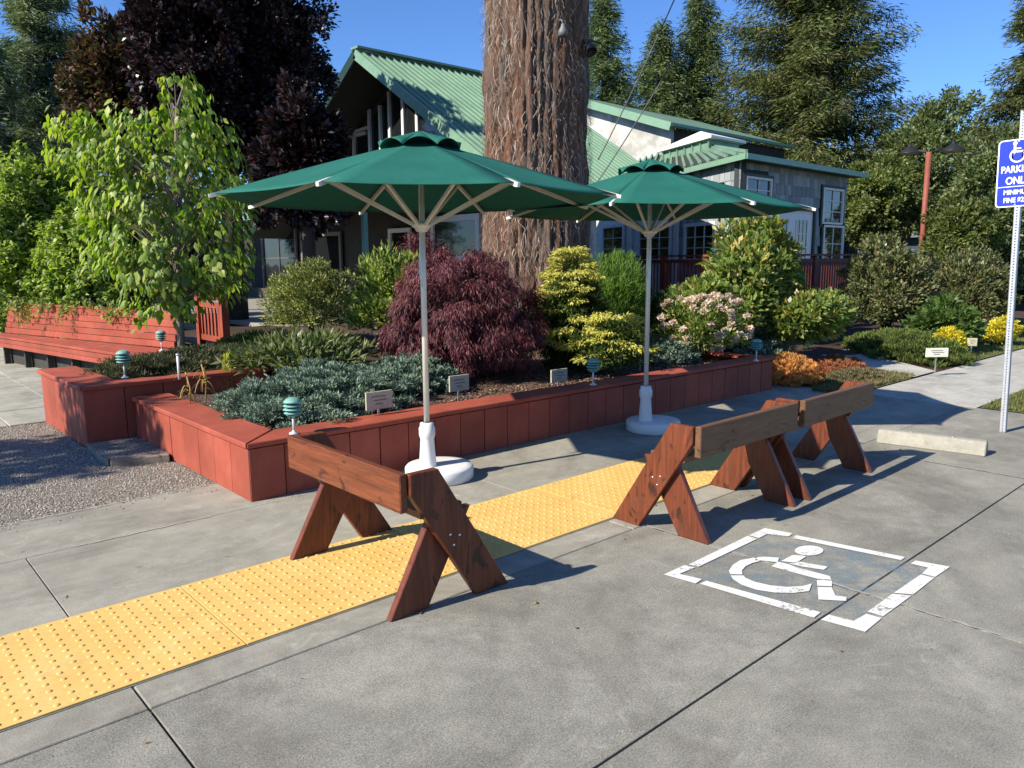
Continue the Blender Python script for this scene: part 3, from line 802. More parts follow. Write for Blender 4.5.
# ------------------------------------------------------------------ wooden barriers
def make_barrier(label, L, rail, stain_end, group=None):
    """u (x) = back -> front foot, v (y) = along the rail from near to far end"""
    t = thing('wooden_barrier', label, 'barrier', (0, 0, 0), 0, group)
    th = .04
    for end in (0, 1):
        vo = (0, th) if end == 0 else (L - th, L)
        vi = (th + .001, 2 * th) if end == 0 else (L - 2 * th, L - th - .001)
        b = MB(); b.prism([(.37, 0), (.575, 0), (.155, .672), (.0, .672), (.0, .575)], *vo, 'y', bev=.004); lg = b.build('long_leg', stain_end, t)
        for (uu, zz) in ((.215, .345), (.27, .33), (.235, .29)):
            y0 = vo[0] - .003 if end == 0 else vo[1] - .004
            b = MB(); b.lathe([(0, 0), (.006, 0), (.006, .007), (0, .008)], 0, 0, 8)
            for v in b.bm.verts: v.co = Vector((uu + v.co.x, y0 + v.co.z, zz + v.co.y))
            b.build('bolt', M['bolt'], lg)
        b = MB(); b.prism([(-.1, 0), (.11, 0), (.372, .446), (.14, .446)], *vi, 'y', bev=.004); b.build('short_leg', stain_end, t)
    b = MB(); b.box(-.042, -.001, .02, L + .02, .495, .675, bev=.005); b.build('back_rail', rail, t)
    b = MB(); b.box(.06, .30, .015, L - .015, .448, .486, bev=.004); b.build('seat_board', rail, t)
    return t
b1 = make_barrier('single glossy red brown barrier standing across the yellow strip at the left', 1.08, M['stainY'], M['stainA'])
b1.location = (1.85, 2.72, 0)
# the pair: rail runs along +X, front foot towards +Y
b2 = make_barrier('nearer one of the two joined brown railed barriers, by the painted wheelchair symbol', 1.1, M['stainX'], M['stainA'], 'joined barriers')
for c in b2.children:
    if c.name.startswith(('back_rail', 'seat_board')): pass
MX = Matrix(((0, 1, 0, 0), (1, 0, 0, 0), (0, 0, 1, 0), (0, 0, 0, 1)))
def swap(o):
    for c in [o] + list(o.children_recursive):
        if c.type == 'MESH':
            c.data.transform(MX); c.data.flip_normals()
swap(b2); b2.location = (3.555, 2.43, 0)
b3 = copy_tree(b2); b3.location = (4.735, 2.425, 0); b3.rotation_euler.z = math.radians(.8)
b3['label'] = 'farther one of the two joined brown railed barriers, ending near the concrete wheel stop'

# wheel stop
q0, q1 = G(876, 443), G(985, 457)
t = thing('wheel_stop', 'pale concrete wheel stop lying on the apron between the barriers and the sign post', 'wheel stop', (q0.x, q0.y, 0), math.atan2(q1.y - q0.y, q1.x - q0.x))
Lw = (q1 - q0).length
b = MB(); b.prism([(0, 0), (.19, 0), (.17, .07), (.135, .115), (.055, .115), (.02, .07)], 0, Lw, 'x', bev=.008)
b.build('stop_block', m_concrete('stop_concrete', (.36, .34, .28), .3, .2))

E_ = bpy.data.objects['stop_block']; E_.parent = t
b = MB(); b.tube([(.25, .095, .112), (.25, .095, .119)], .014, 10); b.tube([(Lw - .25, .095, .112), (Lw - .25, .095, .119)], .014, 10); b.build('anchor_pins', M['steel'], t)

# ------------------------------------------------------------------ parking sign
c = G(1003, 432)
t = thing('parking_sign', 'blue and white accessible parking sign on a perforated galvanised post at the right edge', 'sign', (c.x, c.y, 0), 0)
t.rotation_euler.x = math.radians(-1.5)
def m_post():
    a = NT('perforated_post'); v = a.coord('Object')
    sx = a.n('ShaderNodeSeparateXYZ'); a.l(v, sx.inputs[0])
    zf = a.math('FRACT', a.math('MULTIPLY', sx.outputs[2], 40.0)); dz = a.math('MULTIPLY', a.math('SUBTRACT', zf, .5), .025)
    def dist(comp): return a.math('SQRT', a.math('ADD', a.math('MULTIPLY', dz, dz), a.math('MULTIPLY', comp, comp)))
    dy = dist(sx.outputs[1]); dx = dist(sx.outputs[0])
    k = a.math('MINIMUM', dy, dx); hole = a.math('LESS_THAN', k, .0058)
    n = a.noise(v, 40, 4)
    col = a.ramp(n, [(.3, (.36, .38, .4)), (.7, (.52, .54, .56))])
    a.col(a.mix(hole, col, (.012, .012, .014))); a.rough(.5); a.p.inputs['Metallic'].default_value = .35; return a.m
b = MB(); b.box(-.024, .024, -.024, .024, 0, 2.87, bev=.004); b.build('post', m_post(), t)
m_blue = m_plain('sign_blue', (.012, .035, .42), .4, var=.03); m_wh = m_plain('sign_white', (.8, .8, .8), .45, var=.02)
W_, H0, H1 = .335, 2.045, 2.63
def rrect(y0, y1, z0, z1, r, n=6):
    pts = []
    for cx, cy, a0 in ((y1 - r, z1 - r, 0), (y0 + r, z1 - r, 90), (y0 + r, z0 + r, 180), (y1 - r, z0 + r, 270)):
        for i in range(n + 1):
            a = math.radians(a0 + 90 * i / n); pts.append((cx + r * math.cos(a), cy + r * math.sin(a)))
    return pts
yo = .008
b = MB(); b.prism(rrect(yo - W_/2, yo + W_/2, H0, H1, .035), -.0275, -.0255, 'x'); pl = b.build('sign_plate', m_wh, t)
b = MB(); b.prism(rrect(yo - W_/2 + .011, yo + W_/2 - .011, H0 + .011, H1 - .011, .026), -.0287, -.0276, 'x'); b.build('sign_face', m_blue, pl)
def sign_text(txt, size, y, z, name='lettering', sx=1.0):
    cu = bpy.data.curves.new(name, 'FONT'); cu.body = txt; cu.size = size; cu.align_x = 'CENTER'; cu.extrude = .0004; cu.offset = size * .028
    tmp = bpy.data.objects.new('tmp_text', cu); C.objects.link(tmp); bpy.context.view_layer.update()
    me = bpy.data.meshes.new_from_object(tmp.evaluated_get(bpy.context.evaluated_depsgraph_get()))
    bpy.data.objects.remove(tmp); me.materials.clear(); me.materials.append(m_wh)
    # text x -> -Y (reads left to right seen from -X), text y -> Z
    m = Matrix(((0, 0, -1, -.0293), (-sx, 0, 0, y), (0, 1, 0, z), (0, 0, 0, 1))); me.transform(m)
    o = link(bpy.data.objects.new(name, me), pl); return o
sign_text('PARKING', .083, yo, 2.345, sx=.78); sign_text('ONLY', .088, yo, 2.245, sx=.8)
sign_text('MINIMUM', .057, yo, 2.155, sx=.86); sign_text('FINE $250', .06, yo, 2.085, sx=.8)
b = MB(); b.box(-.0292, -.0286, yo - W_/2 + .008, yo + W_/2 - .008, 2.219, 2.226); b.build('divider', m_wh, pl)
b = MB()
def S(u, v): return (yo + .02 - u, 2.43 + v)      # u to the right, v up
arc = lambda r0, r1, a0, a1, cx, cy, n=22: [S(cx + r0 * math.cos(math.radians(a0 + (a1 - a0) * i / n)), cy + r0 * math.sin(math.radians(a0 + (a1 - a0) * i / n))) for i in range(n + 1)] + [S(cx + r1 * math.cos(math.radians(a1 + (a0 - a1) * i / n)), cy + r1 * math.sin(math.radians(a1 + (a0 - a1) * i / n))) for i in range(n + 1)]
for poly in (arc(.062, .048, 128, 400, .005, .06), [S(-.028, .15), S(-.01, .15), S(-.006, .085), S(.05, .085), S(.078, .02), S(.092, .027), S(.062, .1), S(-.006, .1), S(-.02,.07),S(-.028,.09)],
             [S(-.012, .125), S(.03, .125), S(.03, .113), S(-.012, .113)], [S(-.018 + .017 * math.cos(i * math.tau / 14), .165 + .017 * math.sin(i * math.tau / 14)) for i in range(14)]):
    vs = [b.bm.verts.new((-.0291, p_[0], p_[1])) for p_ in poly]; b.bm.faces.new(vs)
bmesh.ops.triangulate(b.bm, faces=b.bm.faces[:])
for f in b.bm.faces:
    f.normal_update()
    if f.normal.x > 0: f.normal_flip()
b.build('wheelchair_symbol', m_wh, pl)
for z in (H0 + .02, H1 - .02):
    b = MB(); b.tube([(-.029, yo + .01, z), (-.034, yo + .01, z)], .008, 8); b.build('bolt', M['bolt'], pl)

# ------------------------------------------------------------------ path lamps and plant labels
def make_lamp():
    t = thing('path_lamp', '', 'garden lamp', (0, 0, 0), 0, 'verdigris tiered path lamps')
    b = MB(); b.lathe([(0, 0), (.038, 0), (.036, .012), (.015, .02), (.011, .03), (.011, .035)], 0, 0, 16); b.build('foot', M['white_metal'], t)
    b = MB(); b.tube([(0, 0, .02), (0, 0, .15)], .0095, 10); b.build('stem', M['white_metal'], t)
    b = MB(); b.lathe([(.0, .14), (.03, .142), (.05, .15), (.052, .155), (.02, .157)], 0, 0, 20)
    for z, r in ((.17, .068), (.198, .074), (.226, .072)):
        b.lathe([(r * .6, z + .012), (r, z), (r + .001, z - .003), (r * .62, z + .002)], 0, 0, 24)
    b.lathe([(.068, .25), (.07, .248), (.066, .26), (.05, .278), (.025, .288), (0, .29)], 0, 0, 24)
    b.build('shade_tiers', M['teal'], t)
    b = MB(); b.lathe([(.035, .15), (.035, .27)], 0, 0, 14); b.build('lens', M['dark_green'], t)
    return t
lamp0 = make_lamp()
LP = [((294, 434), .412, 'verdigris tiered lamp on the front cap beside the blue grey juniper', .9),
      ((593, 385), .411, 'verdigris tiered lamp on the cap below the yellow tipped cypress', .9),
      ((756, 361), .41, 'verdigris tiered lamp near the right end of the long planter', .9),
      ((125, 378), .549, 'verdigris tiered lamp standing on the corner of the taller left planter', .9),
      ((162, 351), .5, 'verdigris tiered lamp standing among heather before the red bench back', .9),
      ((372, 335), .45, 'small half hidden tiered lamp among bushes left of the purple maple', .9)]
for i, (pp, z, lab, s) in enumerate(LP):
    o = lamp0 if i == 0 else copy_tree(lamp0)
    q = G(*pp, z); o.location = q; o['label'] = lab; o.scale = (s,) * 3
def plant_label(px, pyt, pyb, pw, dep, lab, white=False, rz=0, tilt=0):
    k = dep / FPX; c = DP(px, (pyt + pyb) / 2, dep); hh = (pyb - pyt) * k / 2; hw = pw * k / 2
    t = thing('plant_label', lab, 'plant label', (c.x, c.y, c.z - hh - .12), math.radians(rz), 'plant name labels')
    z = .12 + hh; mt = M['white_board'] if white else M['pale_board']
    b = MB(); b.box(-hw, hw, -.009, .009, z - hh, z + hh, Matrix.Translation((0, 0, 0)) @ Matrix.Rotation(tilt, 4, 'Y'), bev=.002); b.build('board', mt, t)
    b = MB()
    for j, (w0, w1) in enumerate(((-.6, .5), (-.45, .6), (-.3, .25))):
        b.box(hw * w0, hw * w1, -.0105, -.0092, z + hh * (.45 - .42 * j) - .004, z + hh * (.45 - .42 * j) + .004)
    b.build('faded_text', M['dash'], t)
    b = MB(); b.box(-.008, .008, .0095, .018, -.1, z); b.build('stake', M['steel'], t)
AZ = math.degrees(math.atan2(-1, 0)) + 90   # faces -Y
plant_label(379, 391, 409, 30, 6.0, 'small tan wooden plant label leaning in the blue grey juniper', rz=-2)
plant_label(459, 375, 391, 24, 7.0, 'small grey framed plant label on bare mulch before the purple maple', rz=-2)
plant_label(559, 369, 382, 22, 7.9, 'shaded wooden plant label below the yellow tipped cypress', rz=-2)
plant_label(641, 350, 363, 17, 8.9, 'shaded pale plant label just behind the right umbrella pole', rz=-2)
plant_label(937, 348, 357, 23, 10.4, 'bright cream plant label in front of the clipped green heather', True, rz=-38)
plant_label(972, 338, 346, 9, 12.6, 'small grey plant label between the two yellow bushes', rz=-60)

# ------------------------------------------------------------------ big redwood trunk
TD = 11.5
tb = DP(537, 262, TD)
def trunk_R(z): return .735 + .10 * math.exp(-(z - .3) / 1.3) + .12 * math.exp(-max(z - .3, 0) / .35) - .004 * z
t = thing('redwood_tree', 'huge redwood trunk with shaggy fibrous bark rising between the two umbrellas', 'tree', (tb.x, tb.y, .3))
rng = np.random.default_rng(11)
na, nz = 300, 420; H_ = 11.0
zz = np.linspace(-.3, H_, nz); aa = np.linspace(0, 2 * np.pi, na, endpoint=False)
A_, Z_ = np.meshgrid(aa, zz)
def vnoise(x, y, px, seed):
    """value noise, periodic in x with px cells"""
    r = np.random.default_rng(seed); T = r.random((256, px)); xi = np.floor(x).astype(int); yi = np.floor(y).astype(int)
    fx = x - xi; fy = y - yi; fx = fx * fx * (3 - 2 * fx); fy = fy * fy * (3 - 2 * fy)
    g = lambda a, b_: T[b_ % 256, a % px]
    return (g(xi, yi) * (1 - fx) + g(xi + 1, yi) * fx) * (1 - fy) + (g(xi, yi + 1) * (1 - fx) + g(xi + 1, yi + 1) * fx) * fy
U = A_ / (2 * np.pi)
wob = .35 * vnoise(U * 12, Z_ * .9, 12, 1) + .15 * vnoise(U * 30, Z_ * 2.5, 30, 2)
def per(c, k, s_): return vnoise((U * c + wob * c * .05) % c, Z_ * k, c, s_)
rid = np.abs(per(34, .5, 3) - .5) * 2; rid2 = per(90, 1.6, 4); rid3 = per(140, 7, 5); big = per(9, .35, 6)
RR = np.vectorize(trunk_R)(Z_ + .3)
RR = RR + .07 * (big - .5) + .13 * (rid ** .6 - .5) + .045 * (rid2 - .5) + .03 * (rid3 - .5)
V = np.stack([RR * np.cos(A_), RR * np.sin(A_), Z_], -1).reshape(-1, 3)
i_ = np.arange(nz * na).reshape(nz, na); j_ = np.roll(i_, -1, 1)
F = np.stack([i_[:-1], j_[:-1], j_[1:], i_[1:]], -1).reshape(-1, 4)
def m_bark():
    a = NT('redwood_bark'); v = a.coord('Object', scale=(7, 7, .8)); v2 = a.coord('Object', scale=(26, 26, 2.5))
    g = a.noise(v, 1.4, 8, .7, .6); g2 = a.noise(v2, 2.6, 9, .8, 1.4); n = a.noise(a.coord(), 1.3, 5, .6)
    col = a.ramp(g, [(.28, (.05, .03, .022)), (.43, (.17, .085, .055)), (.58, (.31, .155, .092)), (.75, (.37, .28, .215))])
    col = a.mix(a.ramp(n, [(.5, (0, 0, 0)), (.72, (.5,) * 3)]), col, (.34, .29, .24))
    col = a.mix(.85, col, a.ramp(g2, [(.36, (.3, .28, .26)), (.52, (.9,) * 3), (.66, (1.4, 1.38, 1.35))]), 'MULTIPLY')
    gr = a.noise(a.coord('Object', scale=(5, 5, .5)), 1.1, 6, .65)
    col = a.mix(a.ramp(gr, [(.46, (0, 0, 0)), (.62, (.7,) * 3)]), col, (.22, .19, .16))
    a.col(col); a.rough(.95); a.bump(g2, 1.0, .05); return a.m
npmesh('trunk', V, F, m_bark(), t, smooth=True)
# shaggy curling fibres
VF = []; FF = []; nf = 8000
for k in range(nf):
    a = rng.uniform(0, 2 * np.pi); z = rng.uniform(.2, 7.0); L = rng.uniform(.05, .3) ; w_ = rng.uniform(.002, .0055)
    m = 9; pa = a; r0 = trunk_R(z) + .02 + rng.uniform(0, .03); sg = 1 if rng.random() < .5 else -1
    amp = rng.uniform(.004, .028); ph = rng.uniform(0, 6.28); fr = rng.uniform(2, 7); dr = rng.normal() * .22; lift = rng.uniform(.0, .06)
    for q in range(m + 1):
        u = q / m; zz_ = z - u * L; an = a + (dr * u * L + amp * math.sin(ph + fr * u)) / r0
        rr_ = r0 + lift * math.sin(u * 3.1) + .015 * math.sin(ph * 2 + fr * u)
        tw = ph + u * rng.uniform(0, 1.2)
        ca, sa = math.cos(an), math.sin(an); ox, oy = -sa * math.cos(tw) * w_, ca * math.cos(tw) * w_
        VF.append((rr_ * ca + ox, rr_ * sa + oy, zz_ + math.sin(tw) * w_ * .5)); VF.append((rr_ * ca - ox, rr_ * sa - oy, zz_ - math.sin(tw) * w_ * .5))
        if q < m: o_ = len(VF) - 2; FF.append((o_, o_ + 1, o_ + 3, o_ + 2))
# islands are ribbons
o = npmesh('bark_fibres', VF, FF, m_island('bark_fibre', [(.33, .25, .19), (.26, .16, .10), (.4, .34, .28), (.2, .12, .075), (.3, .26, .22), (.13, .08, .055)], .9), t); o['kind'] = 'stuff'
# high crown, out of the frame, throws its shade backwards
M['dull_grey'] = m_plain('dull_grey_metal', (.16, .16, .155), .6, .2)
def spot(px, py, dark, lab, rz):
    q = DP(px, py, TD - 1.36 if not dark else TD - .75)
    t_ = thing('spotlight', lab, 'spotlight', q, rz)
    b = MB(); b.lathe([(.0, .02), (.035, .02), (.04, -.02), (.085, -.1), (.095, -.2), (.085, -.2), (.02, -.12)], 0, 0, 18); b.build('lamp_housing', M['black'] if dark else M['dull_grey'], t_)
    b = MB(); b.tube([(0, 0, .02), (-.02, .02, .09), (-.05, .1, .12), (-.05, .35, .1)], .015, 6); b.build('bracket', M['black'] if dark else M['dull_grey'], t_)
    return t_
spot(563, 25, False, 'silver spotlight fixed high on the redwood trunk', math.radians(-40)).scale = (.72,) * 3
s2 = spot(586, 42, True, 'black spotlight on the shaded right flank of the redwood trunk', math.radians(-100)); s2.rotation_euler.y = math.radians(-35)

# ------------------------------------------------------------------ building
class Wall:
    def __init__(s, o, d):
        s.o = Vector((o[0], o[1], 0)); s.d = Vector((d[0], d[1], 0)).normalized(); s.n = Vector((s.d.y, -s.d.x, 0))
        if s.n.dot(-s.o) < 0: s.n = -s.n
    def at(s, px, py):
        r = ROT @ np.array([px - 512, 384 - py, -FPX]); e = Vector((0, 0, EYE)); r = Vector(r)
        k = (s.o - e).dot(s.n) / r.dot(s.n); p = e + r * k
        return (p - s.o).dot(s.d), p.z
    def mtx(s):
        m = Matrix((s.d, s.n, Vector((0, 0, 1)))).transposed().to_4x4(); m.translation = s.o; return m
lodge = thing('lodge_building', 'green metal roofed lodge with glazed gable and grey shingled room behind the umbrellas', 'building', (0, 0, 0))
def wbox(b, W, s0, s1, z0, z1, y0, y1, bev=0): b.box(s0, s1, y0, y1, z0, z1, W.mtx(), bev); return b
def window(W, a, c, nx=2, ny=3, fw=.07, trim=None, parent=lodge, name='window', fmat=None, gl=None):
    (s0, z1), (s1, z0) = W.at(*a), W.at(*c)
    if s0 > s1: s0, s1 = s1, s0
    fm = fmat or M['white_trim']
    b = MB()
    if trim:
        tw = .07
        for q in ((s0 - tw, s1 + tw, z1, z1 + tw), (s0 - tw, s1 + tw, z0 - tw, z0), (s0 - tw, s0, z0, z1), (s1, s1 + tw, z0, z1)): wbox(b, W, *q, .0, .05)
        b.build('window_trim', trim, parent); b = MB()
    wbox(b, W, s0, s1, z1 - fw, z1, .01, .07); wbox(b, W, s0, s1, z0, z0 + fw, .01, .07)
    wbox(b, W, s0, s0 + fw, z0 + fw, z1 - fw, .01, .07); wbox(b, W, s1 - fw, s1, z0 + fw, z1 - fw, .01, .07)
    o = b.build(name, fm, parent)
    b = MB(); wbox(b, W, s0 + fw - .005, s1 - fw + .005, z0 + fw - .005, z1 - fw + .005, .012, .022); b.build('glass', gl or M['glass'], o)
    if nx > 1 or ny > 1:
        b = MB()
        for i in range(1, nx): x = s0 + fw + (s1 - s0 - 2 * fw) * i / nx; wbox(b, W, x - .009, x + .009, z0 + fw, z1 - fw, .024, .045)
        for i in range(1, ny): z = z0 + fw + (z1 - z0 - 2 * fw) * i / ny; wbox(b, W, s0 + fw, s1 - fw, z - .009, z + .009, .0245, .044)
        b.build('muntins', fm, o)
    return o
RY, RZ, SL = 15.62, 6.23, .623
def roof_z(y): return RZ - SL * abs(RY - y)
def slab_roof(name, pts, th, mat, seams=None, parent=lodge):
    """pts: 4+ corners of the upper surface (planar), th thickness downwards; seams: (edge a->b low, edge c->d high, n)"""
    b = MB(); P = [Vector(p) for p in pts]
    top = [b.bm.verts.new(p) for p in P]; bot = [b.bm.verts.new(p - Vector((0, 0, th))) for p in P]
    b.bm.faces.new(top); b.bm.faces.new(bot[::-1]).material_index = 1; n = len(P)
    for i in range(n): b.bm.faces.new([top[i], bot[i], bot[(i + 1) % n], top[(i + 1) % n]])
    bmesh.ops.recalc_face_normals(b.bm, faces=b.bm.faces[:])
    if seams:
        a, c, d_, e, k = seams; a, c, d_, e = map(Vector, (a, c, d_, e))
        for i in range(k + 1):
            u = i / k; p = a + (c - a) * u; q = d_ + (e - d_) * u; up = Vector((0, 0, .022)); b.bar(p + up, q + up, .028, .04)
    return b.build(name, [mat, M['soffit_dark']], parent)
xg0, xg1, yf, yb = 9.5, 14.7, 9.9, 21.8
slab_roof('roof', [(xg0, RY, RZ), (xg1, RY, RZ), (xg1, yf, roof_z(yf)), (xg0, yf, roof_z(yf))], .1, M['roof'], ((xg0 + .1, yf, roof_z(yf)), (xg1 - .02, yf, roof_z(yf)), (xg0 + .1, RY - .1, roof_z(RY - .1)), (xg1 - .02, RY - .1, roof_z(RY - .1)), 26))
slab_roof('roof', [(xg0, RY, RZ), (xg0, yb, roof_z(yb)), (xg1, yb, roof_z(yb)), (xg1, RY, RZ)], .1, M['roof'])
for sgn, yy in ((-1, yf), (1, yb)):
    b = MB(); b.bar((xg0 - .02, RY - sgn * 0.0, RZ - .09), (xg0 - .02, yy, roof_z(yy) - .09), .05, .2); b.build('rake_board', M['green_trim'] if sgn < 0 else M['dark_green'], lodge)
b = MB(); b.bar((xg0 - .04, RY, RZ + .045), (xg1, RY, RZ + .045), .3, .05); b.build('ridge_cap', M['roof'], lodge)
# gable wall, recessed under the overhang
GW = Wall((10.7, 15.62), (0, -1)); gx = 10.7
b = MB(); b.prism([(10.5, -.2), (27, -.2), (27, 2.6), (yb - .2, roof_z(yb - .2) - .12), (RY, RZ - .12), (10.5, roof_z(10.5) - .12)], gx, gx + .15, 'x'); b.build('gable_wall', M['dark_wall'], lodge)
b = MB()   # glazing in the gable
b.prism([(RY, RZ - .35), (13.75, roof_z(13.75) - .35), (13.75, 3.55), (18.4, 3.55), (18.4, roof_z(18.4) - .35)], gx - .02, gx - .001, 'x'); gz = b.build('gable_window', M['glass'], lodge)
b = MB()
for px in (371, 382, 391.5, 405, 419):
    s_, z_ = GW.at(px, 120); y = 15.62 - s_; zt = roof_z(y) - .36
    b.box(gx - .08, gx - .021, y - .045, y + .045, 3.55, zt)
b.build('mullions', M['white_trim'], gz)
b = MB()
def gp(px, py): s_, z_ = GW.at(px, py); return (gx - .05, 15.62 - s_, z_)
for A1, B1_ in (((346, 158), (346, 140)), ((346, 140), (357, 128)), ((356, 160), (356, 113)), ((356, 113), (366, 95)), ((345, 139), (367, 133)), ((357, 132), (369, 128)), ((371, 90), (371, 130)), ((374, 79), (368, 95))):
    b.bar(gp(*A1), gp(*B1_), .07, .07, up=(1, 0, 0))
b.build('side_frames', M['white_trim'], gz)
b = MB(); b.prism([(13.7, roof_z(13.7) - .3), (10.5, roof_z(10.5) - .3), (10.5, 2.9), (13.7, 2.9)][::-1], gx - .03, gx - .002, 'x'); b.build('gable_panel', M['white_wall'], lodge)
b = MB(); b.box(gx - .04, gx - .031, 10.5, 13.7, 4.02, 4.05); b.build('batten', M['dash'], lodge)
# lower front wall under the eave
b = MB(); b.box(gx + .15, 11.8, 10.5, 10.62, -.2, roof_z(10.5) - .13); b.build('side_wall', M['white_wall'], lodge)
# porch
pw = Wall((10.65, 15.62), (0, -1))
slab_roof('porch_roof', [(8.4, 13.6, 2.86), (10.68, 13.6, 3.0), (10.68, 19.5, 3.0), (8.4, 19.5, 2.86)], .12, M['soffit'])
b = MB(); b.box(8.36, 8.4, 13.6, 19.5, 2.66, 2.88); b.build('porch_fascia', M['roof'], lodge)
for px in (365,):
    p_ = DP(px, 240, 14.6); b = MB(); b.box(p_.x - .045, p_.x + .045, p_.y - .045, p_.y + .045, .3, 2.75); b.build('porch_post', M['teal'], lodge)
window(pw, (432, 217), (482, 262), 1, 1, .13); 
window(pw, (390, 229), (413, 262), 1, 1, .1)
dkf = m_plain('dim_window_frame', (.16, .15, .13), .6)
window(pw, (302, 234), (345, 300), 1, 1, .1, fmat=dkf); window(pw, (262, 228), (300, 290), 2, 2, .08, fmat=dkf)
b = MB(); b.box(10.3, 10.64, 20, 26, .5, .8); b.build('porch_sill', M['soffit'], lodge)
# porch floor, steps
st = thing('deck_steps', 'grey timber deck and steps leading to the dark porch at the left', 'steps', (7.5, 14, 0))
b = MB(); b.box(-1.6, 3.1, -1.6, 12.5, .42, .5, bev=.01); b.build('deck_floor', M['deck'], st)
for i, z in enumerate((.12, .27)):
    b = MB(); b.box(-2.4 + i * .37, -2.0 + i * .37, -1.6, 9, z, z + .05, bev=.005); b.build('tread', M['deck'], st)
b = MB(); b.box(-1.55, -1.5, -1.6, 12, 0, .42); b.build('riser', M['dark_wall'], st)
# second gable wing behind: rake fascia from behind the trunk to its eave corner
X2 = 19.6
RW = Wall((X2, 12), (0, -1))
def xp(px, py, x=X2):
    r = ROT @ np.array([px - 512, 384 - py, -FPX]); k = x / r[0]; return Vector((x, r[1] * k, EYE + r[2] * k))
pa, pb = xp(600, 104), xp(671, 123)
sl2 = (pa.z - pb.z) / (pa.y - pb.y); top_y = pa.y + 2.0; top_z = pa.z + sl2 * 2.0
Lx = 7.5
slab_roof('wing_roof', [(X2, pb.y, pb.z), (X2, top_y, top_z), (X2 + Lx, top_y, top_z), (X2 + Lx, pb.y, pb.z)], .1, M['roof'])
b = MB(); b.bar((X2 - .02, pb.y, pb.z - .1), (X2 - .02, top_y, top_z - .1), .05, .24); b.build('wing_fascia', M['green_trim'], lodge)
b = MB(); b.bar((X2, pb.y - .02, pb.z - .03), (X2 + Lx, pb.y - .02, pb.z - .03), .05, .09); b.build('wing_fascia', M['green_trim'], lodge)
b = MB(); b.prism([(pb.y + .25, 2.5), (pb.y + .25, pb.z - .14 + sl2 * .25), (top_y, top_z - .14), (top_y, 2.5)], X2 + .35, X2 + .5, 'x'); b.build('wing_wall', M['white_wall'], lodge)
b = MB(); b.box(X2 + .5, X2 + Lx - .3, pb.y + .25, pb.y + .4, 2.5, pb.z - .1); b.build('wing_side_wall', M['dark_wall'], lodge)
# shingled room
def m_shingle():
    a = NT('grey_shingle'); v = a.coord('Object')
    g = a.n('ShaderNodeNewGeometry').outputs['Random Per Island']
    col = a.ramp(g, [(0, (.2, .22, .22)), (.5, (.28, .305, .305)), (1, (.38, .4, .4))])
    n = a.noise(a.coord('Object', scale=(12, 12, 1.5)), 2, 6, .7)
    col = a.mix(.5, col, a.ramp(n, [(.3, (.6,) * 3), (.7, (1.2,) * 3)]), 'MULTIPLY'); a.col(col); a.rough(.85); return a.m
SH = m_shingle(); SHG = m_plain('shingle_backing', (.04, .045, .048), .9)
CX, CY = 15.26, 9.42
R1 = Wall((CX, CY), (1, 0)); dl = (.41, .91); R2 = Wall((CX, CY), dl)
def shingled(W, s0, s1, z0, z1, seed, holes=()):
    r = random.Random(seed); b = MB(); wbox(b, W, s0, s1, z0, z1, -.15, -.02); b.build('shingle_wall', SHG, lodge)
    b = MB(); z = z0; row = 0
    while z < z1 - .02:
        h = .235; s = s0 - r.uniform(0, .15)
        while s < s1:
            w_ = r.uniform(.13, .26); a_, c_ = max(s, s0), min(s + w_ - .012, s1)
            mid = (a_ + c_) / 2
            if c_ - a_ > .02 and not any(h0 < mid < h1 and g0 < z + h / 2 < g1 for h0, h1, g0, g1 in holes):
                j = r.uniform(-.008, .008); zt = min(z + h + .02, z1)
                m = W.mtx() @ Matrix.Translation((0, 0, z + j)) @ Matrix.Rotation(math.radians(3.5), 4, 'X')
                b.box(a_, c_, -.012, .012, 0, zt - z, m)
            s += w_
        z += h; row += 1
    b.build('shingle_cladding', SH, lodge)
sR = R1.at(846, 200)[0]
holes = []
for a_, c_ in (((744, 175), (769, 200)), ((822, 187), (840, 251)), ((772, 208), (812, 262))):
    (h0, g1), (h1, g0) = R1.at(*a_), R1.at(*c_); holes.append((h0 - .02, h1 + .02, g0 - .02, g1 + .02))
shingled(R1, 0, sR, .5, 3.72, 1, holes); shingled(R2, 0, 3.1, .5, 3.7, 2)
b = MB(); wbox(b, R2, 3.1, 10.5, .3, 3.5, -.15, .0); b.build('white_wall', M['white_trim'], lodge)
DG = M['dark_green']
window(R1, (744.5, 176), (768.5, 214), 2, 3, .05, DG); window(R1, (822, 187.5), (840, 225), 2, 3, .05, DG); window(R1, (822, 225), (840, 262), 2, 2, .05, DG)
(ds0, dz1) = R1.at(775, 209); ds1 = R1.at(812, 209)[0]
b = MB(); wbox(b, R1, ds0, ds1, .6, dz1, .012, .03); dr = b.build('door', M['white_trim'], lodge)
b = MB()
for q0_, q1_ in ((774, 786), (795, 806)):
    a0, a1 = R1.at(q0_, 220)[0], R1.at(q1_, 220)[0]; wbox(b, R1, a0, a1, .9, dz1 - .22, .031, .036)
b.build('glass', M['glass'], dr)
b = MB()
for q0_, q1_ in ((774, 786), (795, 806)):
    a0, a1 = R1.at(q0_, 220)[0], R1.at(q1_, 220)[0]
    for i in range(0, 4): x = a0 + (a1 - a0) * i / 3; wbox(b, R1, x - .013, x + .013, .9, dz1 - .22, .037, .05)
    for i in range(1, 5): z = .9 + (dz1 - 1.12) * i / 5; wbox(b, R1, a0, a1, z - .013, z + .013, .0375, .049)
b.build('muntins', M['white_trim'], dr)
